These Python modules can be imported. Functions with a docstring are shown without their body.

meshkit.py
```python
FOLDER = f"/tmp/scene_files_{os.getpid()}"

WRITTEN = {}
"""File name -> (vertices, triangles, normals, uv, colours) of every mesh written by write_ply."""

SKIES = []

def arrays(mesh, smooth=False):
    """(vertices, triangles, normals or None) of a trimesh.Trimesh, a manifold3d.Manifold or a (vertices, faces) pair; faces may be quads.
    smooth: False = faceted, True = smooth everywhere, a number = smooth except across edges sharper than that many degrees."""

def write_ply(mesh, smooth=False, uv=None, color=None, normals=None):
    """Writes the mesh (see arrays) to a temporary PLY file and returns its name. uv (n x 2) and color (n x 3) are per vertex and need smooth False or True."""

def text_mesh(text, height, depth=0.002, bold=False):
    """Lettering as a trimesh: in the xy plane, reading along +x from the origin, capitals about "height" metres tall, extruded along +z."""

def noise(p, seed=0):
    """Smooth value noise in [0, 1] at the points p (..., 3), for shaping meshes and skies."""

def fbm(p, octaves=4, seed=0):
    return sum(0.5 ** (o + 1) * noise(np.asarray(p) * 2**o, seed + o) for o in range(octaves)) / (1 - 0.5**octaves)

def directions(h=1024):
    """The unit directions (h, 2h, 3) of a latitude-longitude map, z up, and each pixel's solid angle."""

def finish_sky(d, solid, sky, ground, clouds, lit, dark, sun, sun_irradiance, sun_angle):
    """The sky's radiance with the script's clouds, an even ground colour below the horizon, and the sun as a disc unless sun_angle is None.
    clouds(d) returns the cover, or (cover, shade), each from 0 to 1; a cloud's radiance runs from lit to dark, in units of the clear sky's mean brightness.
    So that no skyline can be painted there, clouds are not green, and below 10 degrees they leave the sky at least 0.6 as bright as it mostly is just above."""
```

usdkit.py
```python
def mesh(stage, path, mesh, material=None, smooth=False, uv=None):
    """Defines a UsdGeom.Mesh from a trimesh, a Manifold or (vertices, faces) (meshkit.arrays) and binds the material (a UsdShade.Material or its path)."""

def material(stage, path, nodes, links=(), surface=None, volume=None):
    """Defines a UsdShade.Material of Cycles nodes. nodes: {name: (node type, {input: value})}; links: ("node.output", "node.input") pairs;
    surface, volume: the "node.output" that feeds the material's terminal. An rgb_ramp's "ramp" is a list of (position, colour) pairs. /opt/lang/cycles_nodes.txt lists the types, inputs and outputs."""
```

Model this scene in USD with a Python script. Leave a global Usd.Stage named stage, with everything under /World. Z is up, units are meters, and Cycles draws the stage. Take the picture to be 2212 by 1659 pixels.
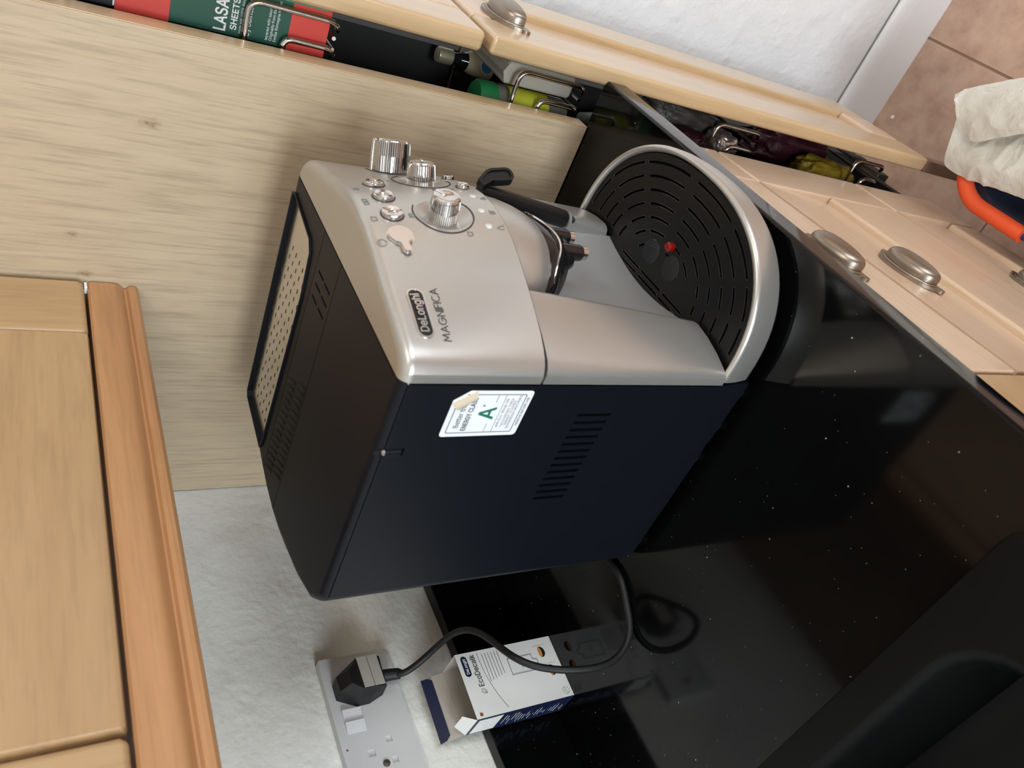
import math, random
import numpy as np
import trimesh
import manifold3d as m3
from shapely.geometry import Polygon, LineString, Point, box as sbox
from shapely.ops import unary_union
from shapely import affinity
from pxr import Usd, UsdGeom, UsdLux, UsdShade, Gf, Sdf
import usdkit, meshkit

stage = Usd.Stage.CreateInMemory()
UsdGeom.SetStageUpAxis(stage, "Z")
UsdGeom.SetStageMetersPerUnit(stage, 1.0)
UsdGeom.Xform.Define(stage, "/World")
UsdGeom.Scope.Define(stage, "/World/Looks")

# ------------------------------------------------------------------ camera
EXPOSURE = -0.32
CAM = (-0.75555, -0.83835, 1.485)
RIGHT = (-0.40553582, -0.3558691, -0.84196074)      # picture right (the phone was held on its side)
DOWN = (-0.65266688, 0.75762233, -0.00586081)
FWD = (0.63997394, 0.54714312, -0.53950697)
cam = UsdGeom.Camera.Define(stage, "/World/camera")
cam.CreateHorizontalApertureAttr(36.0)
cam.CreateVerticalApertureAttr(27.0)
cam.CreateFocalLengthAttr(1698.2 / 2212 * 36)
cam.CreateFStopAttr(9.0)
cam.CreateFocusDistanceAttr(0.86)
cam.CreateClippingRangeAttr((0.02, 100))
cam.CreateExposureAttr(EXPOSURE)
_m = Gf.Matrix4d(*RIGHT, 0, *[-a for a in DOWN], 0, *[-a for a in FWD], 0, *CAM, 1)
cam.AddTransformOp().Set(_m)

# ------------------------------------------------------------------ lights: daylight through the kitchen window on the left, ceiling lamp
dome = UsdLux.DomeLight.Define(stage, "/World/sky")
dome.CreateIntensityAttr(0.6)
dome.CreateColorAttr(Gf.Vec3f(0.75, 0.87, 1.0))


def rect_light(name, loc, zdir, updir, w, h, inten, col):
    l = UsdLux.RectLight.Define(stage, "/World/" + name)
    l.CreateWidthAttr(w); l.CreateHeightAttr(h); l.CreateIntensityAttr(inten); l.CreateColorAttr(Gf.Vec3f(*col))
    z = -np.array(zdir, float); z /= np.linalg.norm(z)      # the light shines along -z
    x = np.cross(updir, z); x /= np.linalg.norm(x); y = np.cross(z, x)
    l.AddTransformOp().Set(Gf.Matrix4d(*x, 0, *y, 0, *z, 0, *loc, 1))


rect_light("window_daylight", (-2.78, -1.02, 1.42), (1, 0, 0), (0, 0, 1), 1.1, 0.8, 26.0, (0.84, 0.93, 1.0))
rect_light("patio_door_daylight", (-1.0, -3.4, 1.15), (0, 1, 0), (0, 0, 1), 1.3, 1.9, 8.0, (0.93, 0.96, 1.0))
rect_light("ceiling_lamp_light", (-0.65, -1.65, 2.335), (0, 0, -1), (0, 1, 0), 0.9, 0.3, 15.0, (1.0, 0.9, 0.76))

# ------------------------------------------------------------------ helpers
USED = {}
LOC = {}


def numbered(path):
    n = USED.get(path, 0)
    USED[path] = n + 1
    return path if n == 0 else f"{path}_{n:03d}"


def put(prim, label=None, cat=None, group=None, kind=None):
    for k, v in (("label", label), ("category", cat), ("group", group), ("kind", kind)):
        if v:
            prim.SetCustomDataByKey(k, v)
    return prim


def thing(name, label, cat, loc, group=None, kind=None):
    path = numbered("/World/" + name)
    x = UsdGeom.Xform.Define(stage, path)
    x.AddTranslateOp().Set(Gf.Vec3d(*map(float, loc)))
    LOC[path] = np.array(loc, float)
    put(x.GetPrim(), label, cat, group, kind)
    return path


def obj(name, mesh, mat, parent="/World", label=None, cat=None, group=None, kind=None, smooth=35):
    """Mesh given in world coordinates; stored relative to its thing."""
    path = numbered(parent + "/" + name)
    off = LOC.get(parent, np.zeros(3))
    v, f, n = meshkit.arrays(mesh, smooth)
    LOC[path] = off
    pm = UsdGeom.Mesh.Define(stage, path)
    from pxr import Vt
    v = v - off
    pm.CreatePointsAttr(Vt.Vec3fArray.FromNumpy(v.astype(np.float32)))
    pm.CreateFaceVertexCountsAttr(Vt.IntArray.FromNumpy(np.full(len(f), 3, np.int32)))
    pm.CreateFaceVertexIndicesAttr(Vt.IntArray.FromNumpy(f.astype(np.int32).ravel()))
    pm.CreateSubdivisionSchemeAttr("none")
    if n is not None:
        pm.CreateNormalsAttr(Vt.Vec3fArray.FromNumpy(n.astype(np.float32)))
        pm.SetNormalsInterpolation("vertex")
    UsdShade.MaterialBindingAPI.Apply(pm.GetPrim()).Bind(MATS[mat])
    put(pm.GetPrim(), label, cat, group, kind)
    return path


def rbox(x0, x1, y0, y1, z0, z1, r=0.002):
    a = np.array([[x0, y0, z0], [x1, y1, z1]], float)
    c, h = a.mean(0), (a[1] - a[0]) / 2
    r = min(r, *(h * 0.98))
    pts = []
    k = 0.3
    for sx in (-1, 1):
        for sy in (-1, 1):
            for sz in (-1, 1):
                for q in ((r, r, 0), (r, 0, r), (0, r, r), (k * r, k * r, r), (k * r, r, k * r), (r, k * r, k * r)):
                    pts.append(c + np.array([sx, sy, sz]) * (h - np.array(q)))
    return trimesh.Trimesh(np.array(pts)).convex_hull


def hull(pts):
    return trimesh.Trimesh(np.array(pts, float)).convex_hull


def cat_(*ms):
    return trimesh.util.concatenate([m for m in ms])


def extrude(poly, h):
    geoms = getattr(poly, "geoms", [poly])
    return trimesh.util.concatenate([trimesh.creation.extrude_polygon(g, h, engine="earcut") for g in geoms if g.area > 1e-12])


def orient(mesh, o, ex, ey):
    ex = np.array(ex, float); ex /= np.linalg.norm(ex)
    ey = np.array(ey, float); ey -= ex * (ex @ ey); ey /= np.linalg.norm(ey)
    M = np.eye(4); M[:3, 0], M[:3, 1], M[:3, 2], M[:3, 3] = ex, ey, np.cross(ex, ey), o
    m = mesh.copy(); m.apply_transform(M)
    return m


def tube(pts, r, n=14, caps=True):
    p = np.array(pts, float)
    r = np.broadcast_to(r, (len(p),))
    t = np.gradient(p, axis=0); t /= np.linalg.norm(t, axis=1)[:, None]
    a = np.cross(t[0], [0, 0, 1.0] if abs(t[0][2]) < 0.9 else [1.0, 0, 0]); a /= np.linalg.norm(a)
    rings = []
    ang = np.linspace(0, 2 * np.pi, n, endpoint=False)
    for i in range(len(p)):
        a = a - t[i] * (a @ t[i]); a /= np.linalg.norm(a)
        b = np.cross(t[i], a)
        rings.append(p[i] + r[i] * (np.cos(ang)[:, None] * a + np.sin(ang)[:, None] * b))
    return loft(rings, caps)


def spline(pts, n=60):
    from scipy.interpolate import CubicSpline
    p = np.array(pts, float)
    d = np.r_[0, np.cumsum(np.sqrt(np.linalg.norm(np.diff(p, axis=0), axis=1)))]
    return CubicSpline(d, p)(np.linspace(0, d[-1], n))


def rounded_path(pts, r, n=6):
    """Polyline with its corners rounded."""
    p = [np.array(q, float) for q in pts]
    out = [p[0]]
    for i in range(1, len(p) - 1):
        a, b = p[i - 1] - p[i], p[i + 1] - p[i]
        a, b = a / np.linalg.norm(a), b / np.linalg.norm(b)
        for t in np.linspace(0, 1, n):
            A, B = p[i] + a * r * (1 - t), p[i] + b * r * t
            out.append(A * (1 - t) + B * t)
    out.append(p[-1])
    return np.array(out)


def loft(rings, caps=True):
    rings = [np.array(q, float) for q in rings]
    n = len(rings[0]); v = np.vstack(rings); f = []
    for k in range(len(rings) - 1):
        for i in range(n):
            a, b = k * n + i, k * n + (i + 1) % n
            f += [[a, b, b + n], [a, b + n, a + n]]
    if caps:
        c0, c1 = len(v), len(v) + 1
        v = np.vstack([v, rings[0].mean(0), rings[-1].mean(0)])
        L = (len(rings) - 1) * n
        for i in range(n):
            f += [[(i + 1) % n, i, c0], [L + i, L + (i + 1) % n, c1]]
    m = trimesh.Trimesh(v, np.array(f), process=False)
    if caps and m.volume < 0:
        m.invert()
    return m


def lathe(prof, n=40, flutes=0, depth=0.0, frange=(0, 0)):
    ang = np.linspace(0, 2 * np.pi, n, endpoint=False)
    rings = []
    for i, (r, z) in enumerate(prof):
        rr = np.full(n, max(r, 1e-5))
        if flutes and frange[0] <= i <= frange[1]:
            rr = rr * (1 - depth * (0.5 - 0.5 * np.cos(flutes * ang)))
        rings.append(np.c_[rr * np.cos(ang), rr * np.sin(ang), np.full(n, z)])
    return loft(rings)


def rrect(x0, x1, y0, y1, r, n=6):
    pts = []
    for cx, cy, a0 in ((x1 - r, y1 - r, 0), (x0 + r, y1 - r, 90), (x0 + r, y0 + r, 180), (x1 - r, y0 + r, 270)):
        for t in np.linspace(0, 90, n):
            a = math.radians(a0 + t); pts.append((cx + r * math.cos(a), cy + r * math.sin(a)))
    return np.array(pts)


def to_manifold(m):
    m = trimesh.Trimesh(m.vertices, m.faces, process=True)
    return m3.Manifold(m3.Mesh(np.array(m.vertices, np.float32), np.array(m.faces, np.uint32)))


def from_manifold(M):
    q = M.to_mesh()
    return trimesh.Trimesh(np.array(q.vert_properties)[:, :3], np.array(q.tri_verts), process=True)


def cut(m, tools):
    M = to_manifold(m)
    T = m3.Manifold.batch_boolean([to_manifold(t) for t in tools], m3.OpType.Add)
    return from_manifold(M - T)


def lines_mesh(polylines, w, h=0.0003):
    return extrude(unary_union([LineString(p).buffer(w / 2, quad_segs=3) for p in polylines]), h)


def arc(cx, cy, r, a0, a1, n=20, ry=None):
    t = np.radians(np.linspace(a0, a1, n))
    return [(cx + r * math.cos(q), cy + (ry or r) * math.sin(q)) for q in t]


def text(s, h, depth=0.0003, bold=False, sx=1.0):
    m = meshkit.text_mesh(s, h, depth, bold)
    m.apply_scale([sx, 1, 1])
    return m


# ------------------------------------------------------------------ materials
MATS = {}


def mat(name, col, rough=0.5, metal=0.0, **kw):
    bump = kw.pop("bump", None)
    nodes = {"p": ("principled_bsdf", {"base_color": col, "roughness": rough, "metallic": metal, **kw})}
    links = []
    if bump:
        sc, dist = bump
        nodes.update(g=("geometry", {}), n=("noise_texture", {"scale": sc, "detail": 3.0}), b=("bump", {"strength": 0.6, "distance": dist}))
        links += [("g.position", "n.vector"), ("n.fac", "b.height"), ("b.normal", "p.normal")]
    MATS[name] = usdkit.material(stage, "/World/Looks/" + name, nodes, links, surface="p.BSDF")


def wood(name, ramp, scale, fine, rough=0.4, coat=0.0, distortion=0.6, knots=(), pores=0.12):
    """Grain runs along the axis with the smallest scale."""
    nodes = {
        "g": ("geometry", {}),
        "m": ("mapping", {"scale": scale}), "n": ("noise_texture", {"scale": 1.0, "detail": 6.0, "roughness": 0.6, "distortion": distortion}),
        "r": ("rgb_ramp", {"ramp": ramp}),
        "m2": ("mapping", {"scale": fine}), "n2": ("noise_texture", {"scale": 1.0, "detail": 3.0, "roughness": 0.6}),
        "r2": ("rgb_ramp", {"ramp": [(0.0, (1 - pores * 2.2,) * 3), (0.38, (1 - pores,) * 3), (0.52, (1, 1, 1)), (1.0, (1 + pores * .3,) * 3)]}),
        "x": ("mix_color", {"blend_type": "multiply", "fac": 1.0}),
        "b": ("bump", {"strength": 0.25, "distance": 0.0006}),
        "p": ("principled_bsdf", {"roughness": rough, "coat_weight": coat, "coat_roughness": 0.25}),
    }
    links = [("g.position", "m.vector"), ("m.vector", "n.vector"), ("n.fac", "r.fac"), ("g.position", "m2.vector"), ("m2.vector", "n2.vector"),
             ("n2.fac", "r2.fac"), ("r.color", "x.a"), ("r2.color", "x.b"), ("n2.fac", "b.height"), ("b.normal", "p.normal")]
    last = "x.result"
    for i, (pos, sc, col) in enumerate(knots):
        nodes[f"ks{i}"] = ("mapping", {"mapping_type": "texture", "location": pos, "scale": sc})
        nodes[f"kd{i}"] = ("vector_math", {"math_type": "length"})
        nodes[f"kn{i}"] = ("noise_texture", {"scale": 3.0, "detail": 2.0})
        nodes[f"ka{i}"] = ("math", {"math_type": "multiply_add", "value2": 0.7})
        nodes[f"kr{i}"] = ("rgb_ramp", {"ramp": [(0.0, col), (0.35, tuple(0.5 + 0.5 * c for c in col)), (0.5, col), (0.62, tuple(0.6 + 0.4 * c for c in col)), (1.0, (1, 1, 1))]})
        nodes[f"kx{i}"] = ("mix_color", {"blend_type": "multiply", "fac": 1.0})
        links += [("g.position", f"ks{i}.vector"), (f"ks{i}.vector", f"kd{i}.vector1"), (f"ks{i}.vector", f"kn{i}.vector"), (f"kn{i}.fac", f"ka{i}.value1"),
                  (f"kd{i}.value", f"ka{i}.value3"), (f"ka{i}.value", f"kr{i}.fac"), (last, f"kx{i}.a"), (f"kr{i}.color", f"kx{i}.b")]
        last = f"kx{i}.result"
    links.append((last, "p.base_color"))
    MATS[name] = usdkit.material(stage, "/World/Looks/" + name, nodes, links, surface="p.BSDF")


# pale oak of the end panel: grain runs up
wood("oak", [(0.25, (0.44, 0.338, 0.222)), (0.45, (0.505, 0.395, 0.265)), (0.6, (0.537, 0.425, 0.288)), (0.8, (0.49, 0.382, 0.25))], (24, 34, 3.0), (200, 250, 13),
     rough=0.42, distortion=1.1, pores=0.15,
     knots=[((0, -0.505, 1.376), (0.05, 0.011, 0.02), (0.55, 0.5, 0.45)), ((0, -0.335, 1.42), (0.05, 0.009, 0.015), (0.6, 0.52, 0.42)), ((0, -0.38, 1.434), (0.05, 0.007, 0.012), (0.62, 0.55, 0.45))])
beech_r = [(0.25, (0.40, 0.25, 0.122)), (0.5, (0.465, 0.305, 0.155)), (0.7, (0.50, 0.34, 0.182)), (0.9, (0.42, 0.265, 0.132))]
wood("beech_up", beech_r, (14, 14, 1.6), (160, 160, 14), rough=0.36, coat=0.25, pores=0.085)
wood("beech_across", beech_r, (1.6, 14, 14), (14, 160, 160), rough=0.36, coat=0.25, pores=0.085)
red_r = [(0.25, (0.36, 0.175, 0.075)), (0.5, (0.44, 0.225, 0.1)), (0.75, (0.5, 0.27, 0.125)), (0.9, (0.38, 0.19, 0.08))]
wood("pelmet_wood", red_r, (2, 30, 30), (12, 190, 190), rough=0.38, coat=0.2, pores=0.09)
pale_r = [(0.25, (0.56, 0.40, 0.265)), (0.5, (0.62, 0.45, 0.31)), (0.75, (0.66, 0.49, 0.345)), (0.9, (0.57, 0.41, 0.27))]
wood("pale_beech_up", pale_r, (14, 14, 1.6), (160, 160, 14), rough=0.33, coat=0.8, pores=0.06)
wood("pale_beech_across", pale_r, (1.6, 14, 14), (14, 160, 160), rough=0.33, coat=0.35, pores=0.06)
wood("door_edge_wood", [(0.25, (0.50, 0.34, 0.175)), (0.5, (0.56, 0.395, 0.215)), (0.8, (0.6, 0.43, 0.24))], (20, 20, 2), (180, 180, 10), rough=0.4, coat=1.0, pores=0.08)

# polished black granite with scattered mica flecks
MATS["granite"] = usdkit.material(stage, "/World/Looks/granite", {
    "g": ("geometry", {}),
    "v": ("voronoi_texture", {"scale": 62.0, "randomness": 1.0}), "v2": ("voronoi_texture", {"scale": 120.0}),
    "s": ("separate_color", {}), "s2": ("separate_color", {}),
    "l": ("math", {"math_type": "less_than", "value2": 0.046}), "k": ("math", {"math_type": "greater_than", "value2": 0.25}),
    "a": ("math", {"math_type": "multiply"}), "a2": ("math", {"math_type": "multiply"}),
    "l2": ("math", {"math_type": "less_than", "value2": 0.055}), "k2": ("math", {"math_type": "greater_than", "value2": 0.35}), "b2": ("math", {"math_type": "multiply"}), "c2": ("math", {"math_type": "multiply", "value2": 0.25}),
    "t": ("math", {"math_type": "maximum"}),
    "c": ("mix_color", {"a": (0.002, 0.0022, 0.0024), "b": (0.5, 0.5, 0.44)}),
    "p": ("principled_bsdf", {"roughness": 0.08, "ior": 1.5, "specular_ior_level": 0.3}),
}, [("g.position", "v.vector"), ("g.position", "v2.vector"), ("v.color", "s.color"), ("v2.color", "s2.color"), ("v.distance", "l.value1"), ("s.r", "k.value1"),
    ("l.value", "a.value1"), ("k.value", "a.value2"), ("a.value", "a2.value1"), ("s.g", "a2.value2"),
    ("v2.distance", "l2.value1"), ("s2.r", "k2.value1"), ("l2.value", "b2.value1"), ("k2.value", "b2.value2"), ("b2.value", "c2.value1"),
    ("a2.value", "t.value1"), ("c2.value", "t.value2"), ("t.value", "c.fac"), ("c.result", "p.base_color")], surface="p.BSDF")


def plaster(name, col, col2, strength, dist):
    MATS[name] = usdkit.material(stage, "/World/Looks/" + name, {
        "g": ("geometry", {}), "n": ("noise_texture", {"scale": 6.0, "detail": 7.0, "roughness": 0.52, "distortion": 0.3}),
        "n2": ("noise_texture", {"scale": 110.0, "detail": 3.0}), "m": ("mapping", {"scale": (1, 1, 1.6)}), "n3": ("noise_texture", {"scale": 15.0, "detail": 3.0, "roughness": 0.5, "distortion": 0.15}),
        "pw": ("math", {"math_type": "power", "value2": 4.0}), "ad": ("math", {"math_type": "multiply_add", "value2": 0.12}), "ad2": ("math", {"math_type": "multiply_add", "value2": 0.8}),
        "r": ("rgb_ramp", {"ramp": [(0.3, col2), (0.6, col)]}), "b": ("bump", {"strength": strength, "distance": dist}),
        "p": ("principled_bsdf", {"roughness": 0.75}),
    }, [("g.position", "n.vector"), ("g.position", "n2.vector"), ("g.position", "m.vector"), ("m.vector", "n3.vector"), ("n3.fac", "pw.value1"), ("pw.value", "ad2.value1"), ("n.fac", "ad2.value3"),
        ("n2.fac", "ad.value1"), ("ad2.value", "ad.value3"), ("ad.value", "b.height"), ("b.normal", "p.normal"), ("n.fac", "r.fac"), ("r.color", "p.base_color")], surface="p.BSDF")


plaster("plaster_back", (0.79, 0.79, 0.745), (0.71, 0.705, 0.65), 0.6, 0.013)
plaster("plaster_white", (0.88, 0.89, 0.90), (0.85, 0.865, 0.875), 0.6, 0.012)
plaster("wall_paint", (0.46, 0.36, 0.31), (0.44, 0.34, 0.29), 0.1, 0.004)
mat("ceiling_paint", (0.8, 0.78, 0.74), 0.9)
mat("white_gloss", (0.88, 0.89, 0.9), 0.3)
MATS["terracotta"] = usdkit.material(stage, "/World/Looks/terracotta", {
    "g": ("geometry", {}), "n": ("noise_texture", {"scale": 22.0, "detail": 5.0, "roughness": 0.65}), "n2": ("noise_texture", {"scale": 5.0, "detail": 2.0}),
    "r": ("rgb_ramp", {"ramp": [(0.3, (0.46, 0.285, 0.205)), (0.5, (0.57, 0.375, 0.28)), (0.7, (0.64, 0.45, 0.345))]}), "r2": ("rgb_ramp", {"ramp": [(0.3, (0.85, 0.85, 0.85)), (0.7, (1.1, 1.08, 1.05))]}),
    "x": ("mix_color", {"blend_type": "multiply", "fac": 1.0, "use_clamp_result": False}), "b": ("bump", {"strength": 0.2, "distance": 0.001}), "p": ("principled_bsdf", {"roughness": 0.45}),
}, [("g.position", "n.vector"), ("g.position", "n2.vector"), ("n.fac", "r.fac"), ("n2.fac", "r2.fac"), ("r.color", "x.a"), ("r2.color", "x.b"), ("x.result", "p.base_color"), ("n.fac", "b.height"), ("b.normal", "p.normal")], surface="p.BSDF")
mat("grout", (0.36, 0.24, 0.17), 0.9)
mat("black_plastic", (0.0028, 0.0042, 0.0075), 0.45, bump=(1400.0, 0.00008), specular_ior_level=0.22)
mat("black_gloss", (0.008, 0.008, 0.009), 0.12)
mat("black_satin", (0.006, 0.006, 0.0065), 0.36, specular_ior_level=0.3)
mat("rubber", (0.009, 0.009, 0.009), 0.5, specular_ior_level=0.35)
mat("void_black", (0.004, 0.004, 0.004), 0.8)
mat("silver_paint", (0.50, 0.485, 0.455), 0.33, 0.72, bump=(2500.0, 0.00003))
mat("grey_plastic", (0.36, 0.36, 0.355), 0.38, 0.35)
mat("chrome", (0.64, 0.625, 0.61), 0.08, 1.0)
mat("satin_chrome", (0.74, 0.74, 0.73), 0.22, 1.0)
mat("steel_plate", (0.66, 0.63, 0.58), 0.2, 1.0)
mat("pewter", (0.31, 0.265, 0.22), 0.36, 1.0, bump=(300.0, 0.0002))
mat("print_dark", (0.03, 0.03, 0.03), 0.5)
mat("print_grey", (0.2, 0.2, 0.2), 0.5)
mat("led_clear", (0.55, 0.56, 0.52), 0.2)
mat("red_gloss", (0.2, 0.004, 0.004), 0.12)
mat("sticker_white", (0.82, 0.85, 0.87), 0.4)
mat("sticker_back", (0.55, 0.47, 0.36), 0.7)
mat("navy_print", (0.01, 0.012, 0.05), 0.5)
mat("green_print", (0.01, 0.16, 0.09), 0.5)
mat("text_red", (0.5, 0.03, 0.04), 0.5)
mat("card_white", (0.74, 0.74, 0.71), 0.5)
mat("card_navy", (0.006, 0.012, 0.045), 0.4)
mat("card_blue", (0.02, 0.045, 0.17), 0.4)
mat("card_inside", (0.42, 0.38, 0.33), 0.8)
mat("orange_print", (0.6, 0.25, 0.06), 0.5)
mat("brown_print", (0.22, 0.07, 0.03), 0.5)
mat("leaf_print", (0.35, 0.5, 0.3), 0.5)
mat("socket_white", (0.60, 0.60, 0.595), 0.35)
mat("socket_hole", (0.22, 0.2, 0.17), 0.6)
mat("plug_label", (0.55, 0.53, 0.48), 0.4, 0.3)
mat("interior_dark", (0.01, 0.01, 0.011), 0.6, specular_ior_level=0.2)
wood("shaded_door_wood", [(0.2, (0.14, 0.085, 0.055)), (0.8, (0.2, 0.125, 0.085))], (2, 30, 30), (12, 190, 190), rough=0.5, pores=0.08)  # darkened wood: the shade on the lower door edge is in the colour
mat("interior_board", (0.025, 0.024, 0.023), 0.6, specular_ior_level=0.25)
mat("box_red", (0.62, 0.05, 0.035), 0.45)
mat("box_green", (0.008, 0.075, 0.045), 0.45)
mat("box_light_green", (0.09, 0.28, 0.15), 0.45)
mat("box_black", (0.012, 0.013, 0.016), 0.4)
mat("print_white", (0.8, 0.8, 0.78), 0.5)
mat("gold_cap", (0.5, 0.45, 0.3), 0.35, 0.6)
mat("glass_dark", (0.012, 0.012, 0.014), 0.08)
mat("label_cream", (0.55, 0.48, 0.3), 0.5)
mat("label_blue", (0.05, 0.23, 0.42), 0.4)
mat("carton_beige", (0.36, 0.33, 0.27), 0.6, bump=(40.0, 0.003))
mat("lid_green", (0.01, 0.16, 0.05), 0.35)
mat("jar_glass", (0.12, 0.12, 0.1), 0.1)
mat("label_lime", (0.42, 0.44, 0.03), 0.45)
mat("bag_maroon", (0.035, 0.003, 0.009), 0.5, bump=(60.0, 0.004))
mat("bag_yellow", (0.3, 0.21, 0.015), 0.45, bump=(60.0, 0.004))
mat("bag_taupe", (0.075, 0.065, 0.058), 0.5, bump=(50.0, 0.004))
mat("tube_grey", (0.2, 0.23, 0.22), 0.4)
mat("foil", (0.7, 0.66, 0.66), 0.25, 0.9, bump=(120.0, 0.004))
mat("orange_foam", (0.86, 0.1, 0.022), 0.6, bump=(900.0, 0.0003))
mat("navy_fabric", (0.012, 0.015, 0.035), 0.75, bump=(900.0, 0.0003))
mat("blue_plastic", (0.02, 0.05, 0.2), 0.4)
MATS["linen"] = usdkit.material(stage, "/World/Looks/linen", {
    "g": ("geometry", {}), "n": ("noise_texture", {"scale": 45.0, "detail": 5.0, "distortion": 1.0}), "w": ("noise_texture", {"scale": 900.0, "detail": 2.0}),
    "a": ("math", {"math_type": "multiply_add", "value2": 0.08}), "b": ("bump", {"strength": 0.5, "distance": 0.006}), "p": ("principled_bsdf", {"base_color": (0.72, 0.71, 0.65), "roughness": 0.9, "sheen_weight": 0.2}),
}, [("g.position", "n.vector"), ("g.position", "w.vector"), ("w.fac", "a.value1"), ("n.fac", "a.value3"), ("a.value", "b.height"), ("b.normal", "p.normal")], surface="p.BSDF")
mat("sink_black", (0.0035, 0.0038, 0.0038), 0.4, bump=(800.0, 0.0002), specular_ior_level=0.12)
MATS["window_glass"] = usdkit.material(stage, "/World/Looks/window_glass", {"t": ("transparent_bsdf", {}), "g": ("glossy_bsdf", {"roughness": 0.02}), "f": ("fresnel", {"IOR": 1.45}), "m": ("mix_closure", {})},
                                       [("f.fac", "m.fac"), ("t.BSDF", "m.closure1"), ("g.BSDF", "m.closure2")], surface="m.closure")

# ------------------------------------------------------------------ the room
XR, XL, YF, ZC = 0.337, -2.7, -3.3, 2.4
S = "structure"
fl = obj("floor", rbox(XL, XR, YF, 0.0, -0.06, -0.003, 0.0005), "grout", label="terracotta tiled kitchen floor with pale joints", cat="floor", kind=S)
T = 0.33
for i in range(-9, 2):
    for j in range(-8, 2):
        x0, y0 = -0.005 + i * T, -0.80 + j * T
        a, b, c, d = max(x0 + 0.002, XL), min(x0 + T - 0.002, XR), max(y0 + 0.002, YF), min(y0 + T - 0.002, 0.0)
        if b - a > 0.02 and d - c > 0.02:
            obj("tile", rbox(a, b, c, d, -0.006, 0.0, 0.0015), "terracotta", fl)
obj("paint_spot", orient(lathe([(0.004, 0), (0.0035, 0.0008), (0.001, 0.0012)], 10), (0.29, -0.653, 0), (1, 0, 0), (0, 1, 0)), "sticker_white", fl, label="white drop of paint on the tiles")
obj("wall_back", rbox(XL, XR + 0.1, 0.0, 0.1, 0, ZC, 0.0005), "plaster_back", label="uneven off-white plaster wall behind the coffee machine", cat="wall", kind=S)
obj("wall_right", rbox(XR, XR + 0.1, YF, 0.0, 0, ZC, 0.0005), "plaster_white", label="rough white plaster wall beyond the larder", cat="wall", kind=S)
wf = extrude(sbox(XL, 0, XR + 0.1, ZC).difference(sbox(-1.6, 0.0, -0.2, 2.12)), 0.1)
obj("wall_front", orient(wf, (0, YF, 0), (1, 0, 0), (0, 0, 1)), "wall_paint", label="beige wall behind the viewer", cat="wall", kind=S)
W0, W1, WZ0, WZ1 = -1.62, -0.42, 1.0, 1.85
wl = extrude(sbox(YF, 0, 0.0, ZC).difference(sbox(W0, WZ0, W1, WZ1)), 0.1)
obj("wall_left", orient(wl, (XL - 0.1, 0, 0), (0, 1, 0), (0, 0, 1)), "plaster_white", label="white wall with the window, left of the sink", cat="wall", kind=S)
obj("ceiling", rbox(XL - .1, XR + 0.1, YF - .1, 0.1, ZC, ZC + 0.08, 0.0005), "ceiling_paint", label="white kitchen ceiling", cat="ceiling", kind=S)
wn = thing("window_1", "white framed kitchen window in the left wall", "window", (XL, (W0 + W1) / 2, WZ0), kind=S)
fr = sbox(W0, WZ0, W1, WZ1).difference(unary_union([sbox(W0 + .05, WZ0 + .05, (W0 + W1) / 2 - .025, WZ1 - .05), sbox((W0 + W1) / 2 + .025, WZ0 + .05, W1 - .05, WZ1 - .05)]))
obj("window_frame", orient(extrude(fr, 0.05), (XL - 0.07, 0, 0), (0, 1, 0), (0, 0, 1)), "white_gloss", wn)
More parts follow.
